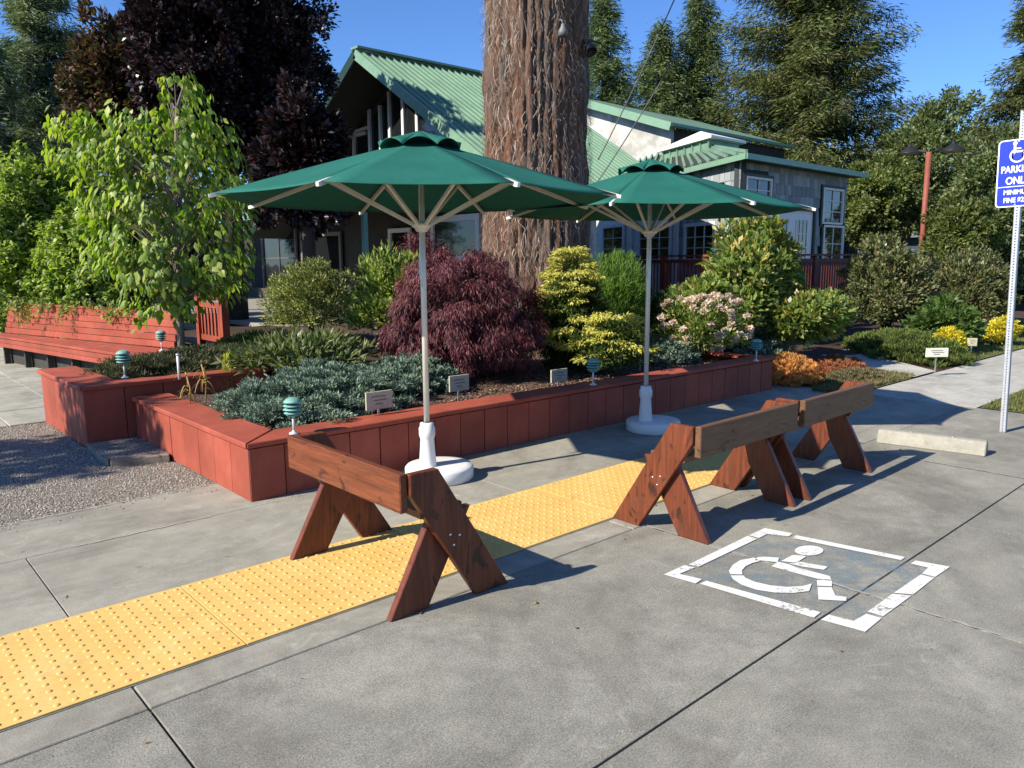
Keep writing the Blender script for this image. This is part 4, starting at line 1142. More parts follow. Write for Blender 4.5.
b = MB(); wbox(b, R1, ds0 - .02, ds1 + .08, dz1, dz1 + .1, .0, .08); wbox(b, R1, ds1, ds1 + .09, .6, dz1, .0, .081); b.build('door_trim', DG, lodge)
window(R2, (723, 186), (690, 214), 2, 2, .07, DG)
for a_, c_ in (((604, 226), (625, 262)), ((640, 226), (672, 262)), ((686, 224), (716, 262))): window(R2, a_, c_, 2 if a_[0] < 630 else 3, 3, .08)
for px in (631, 677):
    s_ = R2.at(px, 240)[0]; b = MB(); wbox(b, R2, s_ - .1, s_ + .1, .5, 3.4, .001, .06); b.build('pilaster', M['white_trim'], lodge)
# hip roof of the shingled room
Ac = Vector((CX - .35, CY - .35, 3.80)); dlv = Vector((dl[0], dl[1], 0)).normalized()
Bc = Ac + dlv * 9 + Vector((0, 0, -.15)); Ec = Vector((CX + sR + .35, CY - .38, 3.78))
T3 = DP(712, 147.5, 18.6); T1 = DP(663, 153, 21.0); T2 = DP(590, 176, 25)
slab_roof('room_roof', [Ac, Bc, T2, T1, T3], .02, M['roof'])
b = MB()
for i in range(26):
    u = i / 25; p = Ac.lerp(Bc, u); q = T3.lerp(T1, u / .45) if u < .45 else T1.lerp(T2, (u - .45) / .55)
    b.bar(p + Vector((0, 0, .04)), q + Vector((0, 0, .04)), .05, .07)
b.build('roof_seams', M['roof'], lodge)
T4 = T3 + Vector((3.6, 0, .0)); 
slab_roof('room_roof', [Ac, T3, T4, Ec + Vector((0, 0, 0))], .03, M['roof'])
b = MB(); b.bar(Ac + Vector((0, 0, -.05)), Ec + Vector((0, 0, -.05)), .05, .12); b.build('eave_trim', M['green_trim'], lodge)
b = MB(); b.bar(Ac + Vector((-.01, 0, -.05)), Bc + Vector((-.01, 0, -.05)), .05, .12); b.build('eave_trim', M['green_trim'], lodge)
b = MB(); nn = R2.n
b.bm.faces.new([b.bm.verts.new(v) for v in (Ac - Vector((0, 0, .1)), Ec - Vector((0, 0, .1)), Ec + Vector((-.3, .4, -.1)), Vector((CX, CY, 3.7)))])
b.bm.faces.new([b.bm.verts.new(v) for v in (Ac - Vector((0, 0, .101)), Vector((CX, CY, 3.699)), Bc - nn * .4 - Vector((0, 0, .1)), Bc - Vector((0, 0, .1)))])
b.build('soffit', M['dark_green'], lodge)
# cupola
CC = DP(709, 152, 18.4); cw = Wall((CC.x, CC.y), dl); ch = .30
LL_ = abs(cw.at(664, 150)[0]); RRr = Wall((CC.x, CC.y), (1, 0)).at(739, 145)[0]
P0 = Vector((CC.x, CC.y, CC.z)); Pl = P0 + dlv * LL_; Pr = P0 + Vector((RRr, 0, 0)); Pb = Pl + Vector((RRr, 0, 0))
b = MB()
lo = [b.bm.verts.new(p - Vector((0, 0, .2))) for p in (P0, Pr, Pb, Pl)]; hi = [b.bm.verts.new(p + Vector((0, 0, ch))) for p in (P0, Pr, Pb, Pl)]
for i in range(4): b.bm.faces.new([lo[i], lo[(i + 1) % 4], hi[(i + 1) % 4], hi[i]])
for i in range(7): p_ = P0.lerp(Pl, i / 6); b.bar(p_ - nn * -.0 + nn * .02 + Vector((0, 0, -.2)), p_ + nn * .02 + Vector((0, 0, ch - .02)), .04, .03, up=nn)
b.build('cupola_wall', M['roof'], lodge)
ctr = (P0 + Pb) / 2; b = MB()
ev = [ctr + (p - ctr) * 1.18 + Vector((0, 0, ch)) for p in (P0, Pr, Pb, Pl)]
e1 = [b.bm.verts.new(p) for p in ev]; e2 = [b.bm.verts.new(p + Vector((0, 0, .06))) for p in ev]; ap = b.bm.verts.new(ctr + Vector((0, 0, ch + .42)))
for i in range(4): b.bm.faces.new([e1[i], e1[(i + 1) % 4], e2[(i + 1) % 4], e2[i]]); b.bm.faces.new([e2[i], e2[(i + 1) % 4], ap])
b.bm.faces.new(e1[::-1]); b.build('cupola_roof', M['white_trim'], lodge)
# deck and its rails
dk = thing('raised_deck', 'raised timber deck in front of the grey shingled room', 'deck', (13.6, 8.0, 0))
b = MB(); b.box(0, 9.5, .06, 1.35, .5, .62); b.build('deck_floor', M['deck'], dk)
b = MB(); b.box(0, 9.5, .1, .14, -.2, .5); b.build('skirt', M['red_dark'], dk)
def railing(lab, p0, p1, z0, z1, mat, pitch=.12, posts=4, bw=.05):
    p0, p1 = Vector((*p0, 0)), Vector((*p1, 0)); t_ = thing('deck_railing', lab, 'railing', p0); d = p1 - p0; L = d.length; d = d / L
    b = MB(); b.bar(Vector((0, 0, z1)), d * L + Vector((0, 0, z1)), .12, .04); b.build('top_rail', mat, t_)
    b = MB(); b.bar(Vector((0, 0, z1 - .12)), d * L + Vector((0, 0, z1 - .12)), .04, .08); b.build('upper_rail', mat, t_)
    b = MB(); b.bar(Vector((0, 0, z0 + .1)), d * L + Vector((0, 0, z0 + .1)), .04, .08); b.build('lower_rail', mat, t_)
    for i in range(posts):
        p = d * (L * i / (posts - 1)); b = MB(); b.box(p.x - .05, p.x + .05, p.y - .05, p.y + .05, z0 - .3, z1 - .02); b.build('post', mat, t_)
    n = min(90, int(L / pitch))
    for i in range(n):
        p = d * (L * (i + .5) / n); b = MB(); b.bar(p + Vector((0, 0, z0 + .12)), p + Vector((0, 0, z1 - .1)), bw, .02, up=(d.y, -d.x, 0)); b.build('baluster', mat, t_)
    return t_
railing('dark red deck railing of close slats under the door of the grey shingled room', (13.8, 8.0), (22.6, 8.0), .62, 1.68, M['red_dark'], .115, 5, .075)
railing('open red railing with thin balusters between the redwood and the yellow green rhododendron', (13.65, 8.1), (16.5, 14.4), .62, 1.68, M['red_v'], .16, 5)
railing('short sloping red stair railing of upright boards behind the dogwood trunk', tuple(DP(199, 300, 11.3)[:2]), tuple(DP(223, 300, 10.6)[:2]), .42, 1.12, M['red_v'], .12, 2, .06)

# low blue grey outbuilding far right, parking lot lamp
sb = thing('outbuilding', 'low blue grey flat roofed outbuilding glimpsed beyond the deck railing', 'building', DP(900, 262, 30) * 1)
sb.location.z = 0; sb.rotation_euler.z = math.radians(-38)
m_bl = m_plain('blue_grey_siding', (.10, .14, .18), .7, var=.15)
b = MB(); b.box(-1.6, 3.2, -1, 2, 0, 2.35); b.build('wall', m_bl, sb)
b = MB(); b.box(-1.8, 3.4, -1.2, 2.2, 2.36, 2.5); b.build('roof', m_plain('pale_flashing', (.3, .36, .4), .5), sb)
lp = DP(929, 152, 22); tl = thing('parking_lot_lamp', 'red lamp post with two dark dish shaped shades beyond the brown shrubs', 'lamp post', (lp.x, lp.y, 0))
topz = DP(929, 152, 22).z
b = MB(); b.tube([(0, 0, 0), (0, 0, topz)], .075, 12); b.build('pole', m_plain('rusty_red_post', (.24, .07, .045), .6), tl)
rt = Vector((ROT[0, 0], ROT[1, 0], 0)).normalized()
ad = (rt * .82 + Vector((ROT[0, 2], ROT[1, 2], 0)).normalized() * .4).normalized()
b = MB(); b.tube([tuple(-ad * .5 + Vector((0, 0, topz + .12))), tuple(Vector((0, 0, topz - .02))), tuple(ad * .6 + Vector((0, 0, topz + .12)))], .03, 6); b.build('arm', M['black'], tl)
for sg, zz2 in ((-.5, .02), (.6, .08)):
    c_ = ad * sg; b = MB(); b.lathe([(.0, topz + .28), (.05, topz + .27), (.06, topz + .2), (.12, topz + .15), (.32, topz + .0), (.335, topz - .03), (.28, topz - .02), (.06, topz + .09)], c_.x, c_.y, 22); sh_ = b.build('shade', M['black'], tl)
    b = MB(); b.lathe([(.0, topz - .02), (.27, topz - .021)], c_.x, c_.y, 18); b.build('lens', m_plain('dusty_lens', (.5, .47, .38), .6), sh_)
# cables
def cable(lab, p, q, sag):
    p, q = Vector(p), Vector(q); b = MB(); pts = [p.lerp(q, i / 20) - Vector((0, 0, sag * 4 * (i / 20) * (1 - i / 20))) for i in range(21)]
    o = b.tube([tuple(x) for x in pts], .011, 5).build('cable', m_plain('grey_cable', (.1, .1, .1), .6)); tag(o, lab, 'cable', 'overhead cables'); return o
cable('upper overhead cable slanting up right from the lodge roof beside the redwood', DP(598, 160, 14), DP(700, -60, 12.5), .1)
cable('second overhead cable just right of the first, from the lodge roof up', DP(592, 190, 14), DP(736, -55, 12.5), .15)

# ------------------------------------------------------------------ planting
Lf = {}
Lf['juniper'] = m_leaf('juniper_needles', [(.13, .19, .135), (.2, .28, .2), (.27, .35, .27), (.09, .13, .09)], .15, .7, .15, .3, (1, 1.1, .9), 6)
Lf['juniper2'] = Lf['juniper']
Lf['rhodo'] = m_leaf('rhododendron_leaves', [(.09, .13, .04), (.14, .18, .06), (.2, .24, .1), (.28, .28, .15), (.06, .09, .03)], .25, .4, .4, .2)
Lf['bigrh'] = m_leaf('big_rhododendron_leaves', [(.10, .16, .04), (.17, .24, .05), (.25, .31, .08), (.31, .35, .11), (.13, .2, .05), (.2, .27, .06), (.27, .33, .1), (.36, .36, .1), (.08, .12, .04), (.16, .22, .05), (.22, .28, .07), (.46, .33, .09)], .35, .36, .45, .2)
Lf['heather'] = m_leaf('dark_heather', [(.07, .07, .04), (.11, .09, .06), (.06, .09, .04), (.13, .13, .07)], .2, .7, .2, .3)
Lf['variegated'] = m_leaf('variegated_leaves', [(.18, .23, .06), (.4, .42, .15), (.52, .5, .22), (.14, .18, .05), (.09, .12, .04)], .3, .5, .3, .3)
Lf['yg'] = m_leaf('yellow_green_leaves', [(.22, .3, .06), (.32, .38, .08), (.4, .42, .12), (.13, .2, .04), (.09, .14, .03)], .35, .45, .35, .2)
Lf['maple'] = m_leaf('purple_laceleaf', [(.10, .028, .035), (.16, .045, .05), (.07, .02, .028), (.22, .075, .075), (.05, .017, .022)], .25, .55, .3, .25, (1.5, .7, .7), 3)
Lf['gold'] = m_leaf('golden_cypress_tips', [(.66, .6, .12), (.74, .68, .2), (.55, .53, .1), (.4, .43, .08)], .3, .6, .2, .2, (1.1, 1.1, .7))
Lf['cyp'] = m_leaf('dark_cypress', [(.05, .085, .025), (.08, .12, .03), (.14, .19, .04), (.035, .06, .02)], .25, .6, .2, .3)
Lf['light'] = m_leaf('feathery_green', [(.12, .22, .04), (.18, .29, .05), (.24, .36, .07), (.08, .15, .03)], .35, .6, .2, .25)
Lf['blossom'] = m_leaf('pale_blossom', [(.78, .7, .52), (.75, .6, .46), (.82, .76, .62), (.7, .5, .4), (.55, .42, .25)], .3, .7, .2, .15, (1.1, 1, 1))
Lf['orange'] = m_leaf('orange_heather_tips', [(.68, .3, .08), (.78, .42, .12), (.6, .22, .07), (.6, .45, .14)], .3, .7, .2, .25, (1.2, 1, .7), 5)
Lf['rust'] = m_leaf('rust_heather_tips', [(.4, .13, .07), (.5, .2, .1), (.3, .09, .05), (.2, .15, .06)], .3, .7, .2, .25, (1.2, 1, .7), 5)
Lf['dull'] = m_leaf('dull_heather', [(.16, .13, .07), (.12, .12, .05), (.22, .15, .09), (.2, .19, .09)], .2, .7, .2, .25)
Lf['brown'] = m_leaf('olive_brown_leaves', [(.10, .12, .05), (.15, .165, .07), (.2, .2, .09), (.22, .18, .085), (.07, .085, .035), (.19, .22, .09)], .25, .42, .4, .25)
Lf['hedge'] = m_leaf('green_heath', [(.09, .13, .03), (.13, .17, .04), (.17, .21, .05), (.07, .1, .03)], .25, .7, .2, .3)
Lf['yellow'] = m_leaf('bright_yellow_leaves', [(.75, .62, .04), (.8, .68, .07), (.62, .55, .04), (.5, .48, .05)], .3, .5, .3, .12, (1.1, 1.05, .6))
Lf['hyd'] = m_leaf('deep_green_leaves', [(.06, .11, .03), (.09, .15, .04), (.13, .2, .05)], .3, .4, .4, .2)
Lf['dogwood'] = m_leaf('dogwood_leaves', [(.15, .24, .035), (.22, .32, .05), (.31, .39, .075), (.11, .18, .028), (.38, .42, .11)], .42, .45, .35, .15, (1.3, 1.5, .4))
Lf['left'] = m_leaf('bright_shrub_leaves', [(.12, .19, .03), (.19, .28, .045), (.29, .38, .07), (.08, .13, .025), (.24, .33, .05), (.38, .43, .12)], .4, .45, .4, .2)
Lf['copper'] = m_leaf('copper_beech_leaves', [(.022, .013, .015), (.03, .017, .018), (.045, .026, .026), (.016, .011, .012), (.06, .04, .038)], .06, .38, .5, .2, (1.4, .6, .6))
Lf['con1'] = m_leaf('grey_green_needles', [(.12, .16, .08), (.17, .21, .11), (.22, .26, .14), (.08, .11, .055)], .18, .7, .15, .3, bsc=.4)
Lf['con2'] = m_leaf('fir_needles', [(.075, .105, .035), (.12, .15, .05), (.17, .19, .065), (.045, .065, .022), (.15, .13, .06)], .2, .7, .15, .35, bsc=.4)
Lf['con3'] = m_leaf('light_fir_needles', [(.09, .13, .05), (.13, .175, .065), (.18, .22, .09), (.06, .09, .035)], .2, .7, .15, .3, bsc=.4)
Lf['dec'] = m_leaf('alder_leaves', [(.09, .13, .05), (.14, .18, .07), (.2, .24, .11), (.06, .09, .035), (.26, .28, .16)], .35, .5, .3, .3, bsc=.5)
Lf['dec2'] = m_leaf('yellowish_leaves', [(.13, .17, .05), (.19, .22, .07), (.24, .26, .1), (.08, .11, .035)], .35, .5, .3, .25, bsc=.5)

# planter: blue grey juniper, two masses
def mound(name, lab, cat, mat, c, rad, n, L, W, seed, rotz=0, **kw):
    t_ = thing(name, lab, cat, c)
    shrub_mesh('foliage', mat, t_, (0, 0, .0), rad, n, L, W, seed, rotz=rotz, zfloor=-.01, **kw)
    stems('stem', M['bark_dark'], t_, (0, 0, -.02), (0, 0, rad[2] * .6), min(rad[0], rad[1]) * .6, 6, .012, seed); return t_
JK = dict(K=330, cr=.085, up=.5, out=.35, rnd=.55, amp=.3, inner=.3, shell=.35, curl=.1, zmin=.0, bias=.8)
mound('juniper_shrub', 'large spreading blue grey juniper filling the front corner of the long planter', 'shrub', Lf['juniper'], (3.12, 6.02, .36), (1.0, .9, .36), 60000, .034, .011, 21, .9, **JK)
mound('juniper_shrub', 'second blue grey juniper mass just left of the umbrella pole, behind the tan label', 'shrub', Lf['juniper'], (4.35, 6.25, .36), (.62, .5, .34), 24000, .034, .011, 22, .6, **JK)
mound('juniper_shrub', 'small blue grey juniper under the pale pink blossom', 'shrub', Lf['juniper'], (7.85, 5.75, .34), (.5, .38, .3), 12000, .04, .013, 23, **JK)
mound('juniper_shrub', 'rounded blue grey juniper past the right end of the planter behind orange heather', 'shrub', Lf['juniper'], (10.1, 5.85, .0), (.85, .6, .58), 18000, .045, .015, 24, **JK)
shrub('rhododendron_bush', 'low pale edged rhododendron just behind the blue grey juniper', 'shrub', Lf['rhodo'], 306, 333, 372, 122, 8.0, .42, 2600, .11, .026, 31, K=60, cr=.28, up=.5, out=.5, amp=.25, rnd=.6, curl=.08)
# heather in the taller planter
mound('heather_bush', 'dark low heather filling the taller left planter', 'shrub', Lf['heather'], (2.9, 8.15, .5), (1.05, .62, .22), 26000, .045, .01, 41, 0, K=240, cr=.12, up=.7, out=.4, amp=.2, inner=.3, zmin=0)
mound('heather_bush', 'green tinged heather around the foot of the dogwood trunk', 'shrub', Lf['hedge'], (4.0, 8.9, .48), (1.0, .6, .3), 16000, .05, .012, 42, .3, K=160, cr=.12, up=.7, out=.4, amp=.25, inner=.3, zmin=0)
shrub('variegated_bush', 'rounded bush with creamy yellow leaf edges in front of the dark porch', 'shrub', Lf['variegated'], 312, 259, 335, 106, 11.2, .42, 15000, .05, .017, 43, K=170, cr=.16, up=.5, out=.6, amp=.22)
shrub('yellow_green_bush', 'open yellow green bush behind the left umbrella pole', 'shrub', Lf['yg'], 396, 243, 312, 98, 9.6, .42, 5200, .085, .03, 44, K=90, cr=.2, up=.7, out=.4, amp=.35)
shrub('small_purple_maple', 'smaller purple maple peeking above the yellow green bush', 'shrub', Lf['maple'], 420, 229, 300, 78, 10.6, .5, 9000, .06, .012, 45, K=110, cr=.18, droop=.5, up=0)
# laceleaf maple
t = thing('laceleaf_maple', 'large dome shaped purple laceleaf maple left of the redwood trunk', 'shrub', (*DP(463, 300, 8.35)[:2], .38))
c0 = DP(463, 254, 8.35); hh = c0.z - .38
shrub_mesh('foliage', Lf['maple'], t, (0, 0, hh * .42), (.89, .82, hh * .60), 62000, .062, .0095, 46, K=300, cr=.14, up=-.15, out=.35, droop=.75, rnd=.4, amp=.22, inner=.22, shell=.25, zmin=-.75, zfloor=.02, curl=.25)
stems('trunk', M['bark_dark'], t, (0, 0, -.02), (0, 0, hh * .8), .6, 10, .03, 46)
# golden cypress : dark body, bright drooping tips
t = thing('golden_cypress', 'golden tipped cypress with dark green inside, right of the purple maple', 'shrub', (*DP(572, 300, 9.0)[:2], .36))
hc = DP(572, 243, 9.0).z - .36
rngc = np.random.default_rng(50); PP = []; NN_ = []; dark = []
shrub_mesh('inner_foliage', Lf['cyp'], t, (.0, .0, hc * .36), (.44, .44, hc * .48), 15000, .06, .016, 51, K=150, cr=.18, up=.2, out=.5, droop=.3, amp=.3, zfloor=0, zmin=-.8)
P_, D_, N_, Ls_, Ws_ = [], [], [], [], []
for i in range(120):
    u = rngc.random() ** .8; a = rngc.uniform(0, 6.283); rr_ = (.58 * (1 - u) ** .8 + .07) * rngc.uniform(.7, 1.15); z = hc * (.12 + .84 * u)
    ctr_ = np.array([math.cos(a) * rr_, math.sin(a) * rr_, z]); m_ = 90
    off = rdir(rngc, m_) * (rngc.random(m_) ** .5)[:, None] * np.array([.12, .12, .035]) * (1.15 - .4 * u)
    ax = np.array([math.cos(a), math.sin(a), 0.])
    P_.append(ctr_ + off + ax * 0); D_.append(unit(ax + np.array([0, 0, -.25]) + off * 6 + rngc.normal(size=(m_, 3)) * .3)); N_.append(unit(np.array([0, 0, 1.]) + rngc.normal(size=(m_, 3)) * .5))
    Ls_.append(rngc.uniform(.035, .07, m_)); Ws_.append(rngc.uniform(.01, .018, m_))
v, f = leaf_quads(*map(np.concatenate, (P_, D_, N_, Ls_, Ws_)), .2); npmesh('golden_tips', v, f, Lf['gold'], t)
stems('trunk', M['bark_dark'], t, (0, 0, -.02), (0, 0, hc * .9), .25, 6, .03, 50)
# low golden sprays to its right
t = thing('golden_cypress', 'low golden sprays of cypress hanging over dark green beside the right umbrella pole', 'shrub', (*DP(612, 340, 8.5)[:2], .36))
hc = DP(612, 312, 8.5).z - .36
shrub_mesh('inner_foliage', Lf['cyp'], t, (.0, .0, hc * .35), (.45, .4, hc * .6), 9000, .05, .015, 53, K=90, cr=.2, up=.2, out=.5, amp=.3, zfloor=0)
P_, D_, N_, Ls_, Ws_ = [], [], [], [], []
for i in range(34):
    u = rngc.random(); a = rngc.uniform(2.6, 6.4); rr_ = .46 * (1 - u * .5) * rngc.uniform(.7, 1.1); z = hc * (.25 + .75 * u)
    ctr_ = np.array([math.cos(a) * rr_, math.sin(a) * rr_, z]); m_ = 90; ax = np.array([math.cos(a), math.sin(a), 0.])
    off = rdir(rngc, m_) * (rngc.random(m_) ** .5)[:, None] * np.array([.11, .11, .03])
    P_.append(ctr_ + off); D_.append(unit(ax + np.array([0, 0, -.25]) + off * 6 + rngc.normal(size=(m_, 3)) * .3)); N_.append(unit(np.array([0, 0, 1.]) + rngc.normal(size=(m_, 3)) * .5))
    Ls_.append(rngc.uniform(.03, .065, m_)); Ws_.append(rngc.uniform(.01, .018, m_))
v, f = leaf_quads(*map(np.concatenate, (P_, D_, N_, Ls_, Ws_)), .2); npmesh('golden_tips', v, f, Lf['gold'], t)
shrub('feathery_bush', 'feathery bright green bush in front of the white wall, left of the right umbrella pole', 'shrub', Lf['light'], 615, 246, 350, 88, 9.9, .4, 20000, .085, .009, 55, K=100, cr=.2, up=.7, out=.4, amp=.6, rnd=.35)
shrub('green_bush', 'dim green bush filling the gap right of the umbrella pole under the railing', 'shrub', Lf['cyp'], 655, 290, 360, 80, 10.2, .35, 9000, .06, .022, 56, K=90, cr=.2)
# big rhododendron and blossom
shrub('big_rhododendron', 'very large yellow green rhododendron beside the deck railing', 'shrub', Lf['bigrh'], 752, 222, 345, 122, 11.2, .3, 10500, .13, .052, 57, K=130, cr=.2, up=.45, out=.5, amp=.6, rnd=.75, curl=.12, wood='bark_dark', inner=.25, wide=.6)
bt = bpy.data.objects['big_rhododendron']
q = DP(802, 314, 11.1); shrub_mesh('side_foliage', Lf['bigrh'], bt, (q.x - bt.location.x, q.y - bt.location.y, .36), (.8, .6, .46), 7500, .125, .05, 157, K=80, cr=.22, up=.45, out=.5, amp=.5, rnd=.75, curl=.12, wide=.6)
q = DP(708, 302, 10.9); shrub_mesh('side_foliage', Lf['bigrh'], bt, (q.x - bt.location.x, q.y - bt.location.y, .48), (.78, .65, .56), 6500, .125, .05, 158, K=70, cr=.22, up=.45, out=.5, amp=.5, rnd=.75, curl=.12, wide=.6)
shrub('big_rhododendron', 'lower yellowing rhododendron left of the very large one, behind the blossom', 'shrub', Lf['bigrh'], 690, 296, 345, 80, 10.4, .33, 4200, .10, .038, 60, K=100, cr=.2, up=.5, out=.6, amp=.3)
t = shrub('blossom_bush', 'bush covered in pale pink and white blossom clusters in the right half of the planter', 'shrub', Lf['bigrh'], 703, 302, 368, 104, 9.8, .35, 4200, .07, .024, 58, K=80, cr=.22, amp=.25)
shrub_mesh('blossom', Lf['blossom'], t, (0, 0, .36), (.72, .64, .52), 11000, .032, .026, 59, K=95, cr=.07, amp=.25, inner=0, shell=.12, up=.3, out=.5, rnd=.9, zmin=-.5, zfloor=0)
# heathers outside the planter
HK = dict(K=260, cr=.09, up=.9, out=.45, rnd=.3, amp=.15, inner=.3, zmin=0)
mound('orange_heather', 'bright orange heather mound against the right end of the planter', 'shrub', Lf['orange'], (9.4, 4.98, 0), (.58, .42, .36), 22000, .04, .009, 61, .3, **HK)
mound('rust_heather', 'flatter rust red heather patch behind the orange mound', 'shrub', Lf['rust'], (10.75, 4.95, 0), (.7, .38, .2), 15000, .045, .01, 62, .3, **HK)
mound('dull_heather', 'dull brownish heather patch between the orange mound and the sidewalk', 'shrub', Lf['dull'], (10.2, 4.45, 0), (.75, .3, .12), 13000, .04, .01, 63, .0, **HK)
mound('heath_hedge', 'low clipped green heather hedge behind the cream label', 'hedge', Lf['hedge'], (13.35, 5.0, 0), (1.65, .85, .42), 36000, .06, .013, 64, .75, K=420, cr=.09, up=1.1, out=.4, rnd=.3, amp=.12, inner=.3, zmin=0)
shrub('olive_bush', 'big rounded olive brown bush in front of the dark red deck railing', 'shrub', Lf['brown'], 893, 240, 340, 108, 14.2, .05, 17000, .085, .034, 65, K=260, cr=.13, amp=.3, up=.4, out=.6)
shrub('olive_bush', 'second olive brown bush in front of the red lamp post, left of the sign post', 'shrub', Lf['brown'], 968, 247, 340, 104, 15.4, .05, 17000, .085, .034, 66, K=260, cr=.13, amp=.3, up=.4, out=.6)
shrub('leafy_bush', 'deep green hydrangea like bush with a few pale flowers above the yellow bushes', 'shrub', Lf['hyd'], 948, 297, 340, 74, 13.2, .02, 3600, .11, .06, 67, K=80, cr=.2, amp=.25)
for (px, yt, pw_, dp_, lab, sd_) in ((949, 328, 34, 12.3, 'bright yellow bush beside the cream label at the hedge corner', 71), (976, 321, 28, 14.3, 'yellow bush half hidden behind the small grey label', 72), (1003, 318, 38, 14.0, 'round bright yellow bush crossed by the perforated sign post', 73)):
    shrub('yellow_bush', lab, 'shrub', Lf['yellow'], px, yt, 355, pw_, dp_, .0, 4200, .05, .03, sd_, K=110, cr=.2, amp=.2)
# upright golden spike and dry stalks in the front bed
t = thing('golden_spike_plant', 'upright yellow green spiky plant between the two red planters', 'plant', G(228, 384, .42))
r = np.random.default_rng(80); n = 190; zz_ = r.random(n); a = r.uniform(0, 6.28, n); h_ = .33
p_ = np.stack([.012 * np.cos(a), .012 * np.sin(a), -.05 + zz_ * h_], 1); d_ = unit(np.stack([np.cos(a), np.sin(a), .7 + zz_ * 1.4], 1))
v, f = leaf_quads(p_, d_, unit(np.array([0, 0, 1.]) + r.normal(size=(n, 3)) * .4), r.uniform(.05, .09, n) * (1.15 - .5 * zz_), np.full(n, .014)); npmesh('leaves', v, f, m_leaf('golden_spike_leaf', [(.5, .5, .08), (.4, .45, .07), (.6, .58, .12)], .4), t)
MB().tube([(0, 0, -.1), (0, 0, h_ - .05)], .006, 6).build('stem', M['bark_pale'], t)
dry = m_leaf('dry_leaf', [(.45, .28, .08), (.55, .38, .14), (.36, .2, .06), (.5, .42, .15)], .4)
for i, (px, py, hh_, lab) in enumerate(((189, 404, .27, 'dry orange brown stalk at the back corner of the long planter'), (205, 398, .3, 'second dry stalk with curled straw leaves, just right of the first'))):
    q = G(px, py, .41); t = thing('dry_stalk', lab, 'plant', q, 0, 'dry stalks'); r = np.random.default_rng(81 + i)
    MB().tube([(0, 0, -.08), (.02, .0, hh_ * .5), (.0, .03, hh_)], .006, 6).build('stem', m_plain('dry_stem', (.4, .24, .08), .8), t)
    V_, F_ = [], []
    for k in range(13):
        a = r.uniform(0, 6.28); z0 = hh_ * r.uniform(.2, 1); L_ = r.uniform(.08, .17); o_ = len(V_)
        for q_ in range(7):
            u = q_ / 6; rr_ = L_ * u; z = z0 + L_ * (.9 * u - 1.5 * u * u); w_ = .007 * (1 - u * .8)
            V_ += [(rr_ * math.cos(a) - math.sin(a) * w_, rr_ * math.sin(a) + math.cos(a) * w_, z), (rr_ * math.cos(a) + math.sin(a) * w_, rr_ * math.sin(a) - math.cos(a) * w_, z)]
            if q_ < 6: F_.append((o_ + 2 * q_, o_ + 2 * q_ + 1, o_ + 2 * q_ + 3, o_ + 2 * q_ + 2))
    npmesh('leaves', V_, F_, dry, t)
t = thing('irrigation_riser', 'short white plastic pipe standing in the heather beside the dogwood trunk', 'pipe', G(179, 374, .6))
MB().tube([(0, 0, -.05), (0, 0, .17)], .012, 8).build('pipe', M['white_plastic'], t); MB().tube([(0, 0, .17), (0, 0, .185)], .016, 8).build('cap', M['white_metal'], t)

# dogwood: small tree with hanging leaves
t = thing('dogwood_tree', 'young dogwood with drooping bright green leaves above the taller left planter', 'tree', (*DP(180, 340, 8.7)[:2], .45))
r = np.random.default_rng(90); kd = 8.7 / FPX
right = ROT[:, 0]; fwd = -ROT[:, 2]; fwd2 = unit(np.array([[fwd[0], fwd[1], 0]]))[0]; right2 = unit(np.array([[right[0], right[1], 0]]))[0]
base = np.array(t.location)
def dw(px, py, off=0): q = DP(px, py, 8.7); return np.array(q) + fwd2 * off - base
rb = random.Random(5); b = MB(); trunk_top = dw(176, 110)
b.tube([(0, 0, -.1), tuple(dw(179, 300)), tuple(dw(177, 200)), tuple(trunk_top), tuple(dw(186, 78))], [.045, .04, .03, .016, .006], 10)
outl = [(100, 238, 150), (122, 80, 250), (150, 62, 262), (180, 66, 252), (210, 85, 252), (235, 130, 248), (255, 165, 240), (275, 170, 232), (292, 180, 225), (305, 185, 215)]
P_, D_, N_, Ls_, Ws_ = [], [], [], [], []
def xr(py):
    pts = [(68, 168, 194), (85, 160, 205), (110, 140, 215), (120, 55, 222), (150, 58, 235), (180, 72, 245), (210, 88, 246), (240, 95, 248), (262, 95, 248), (285, 130, 240), (300, 135, 230), (322, 135, 165)]
    ys = [p[0] for p in pts]; return np.interp(py, ys, [p[1] for p in pts]), np.interp(py, ys, [p[2] for p in pts])
twigs = 0
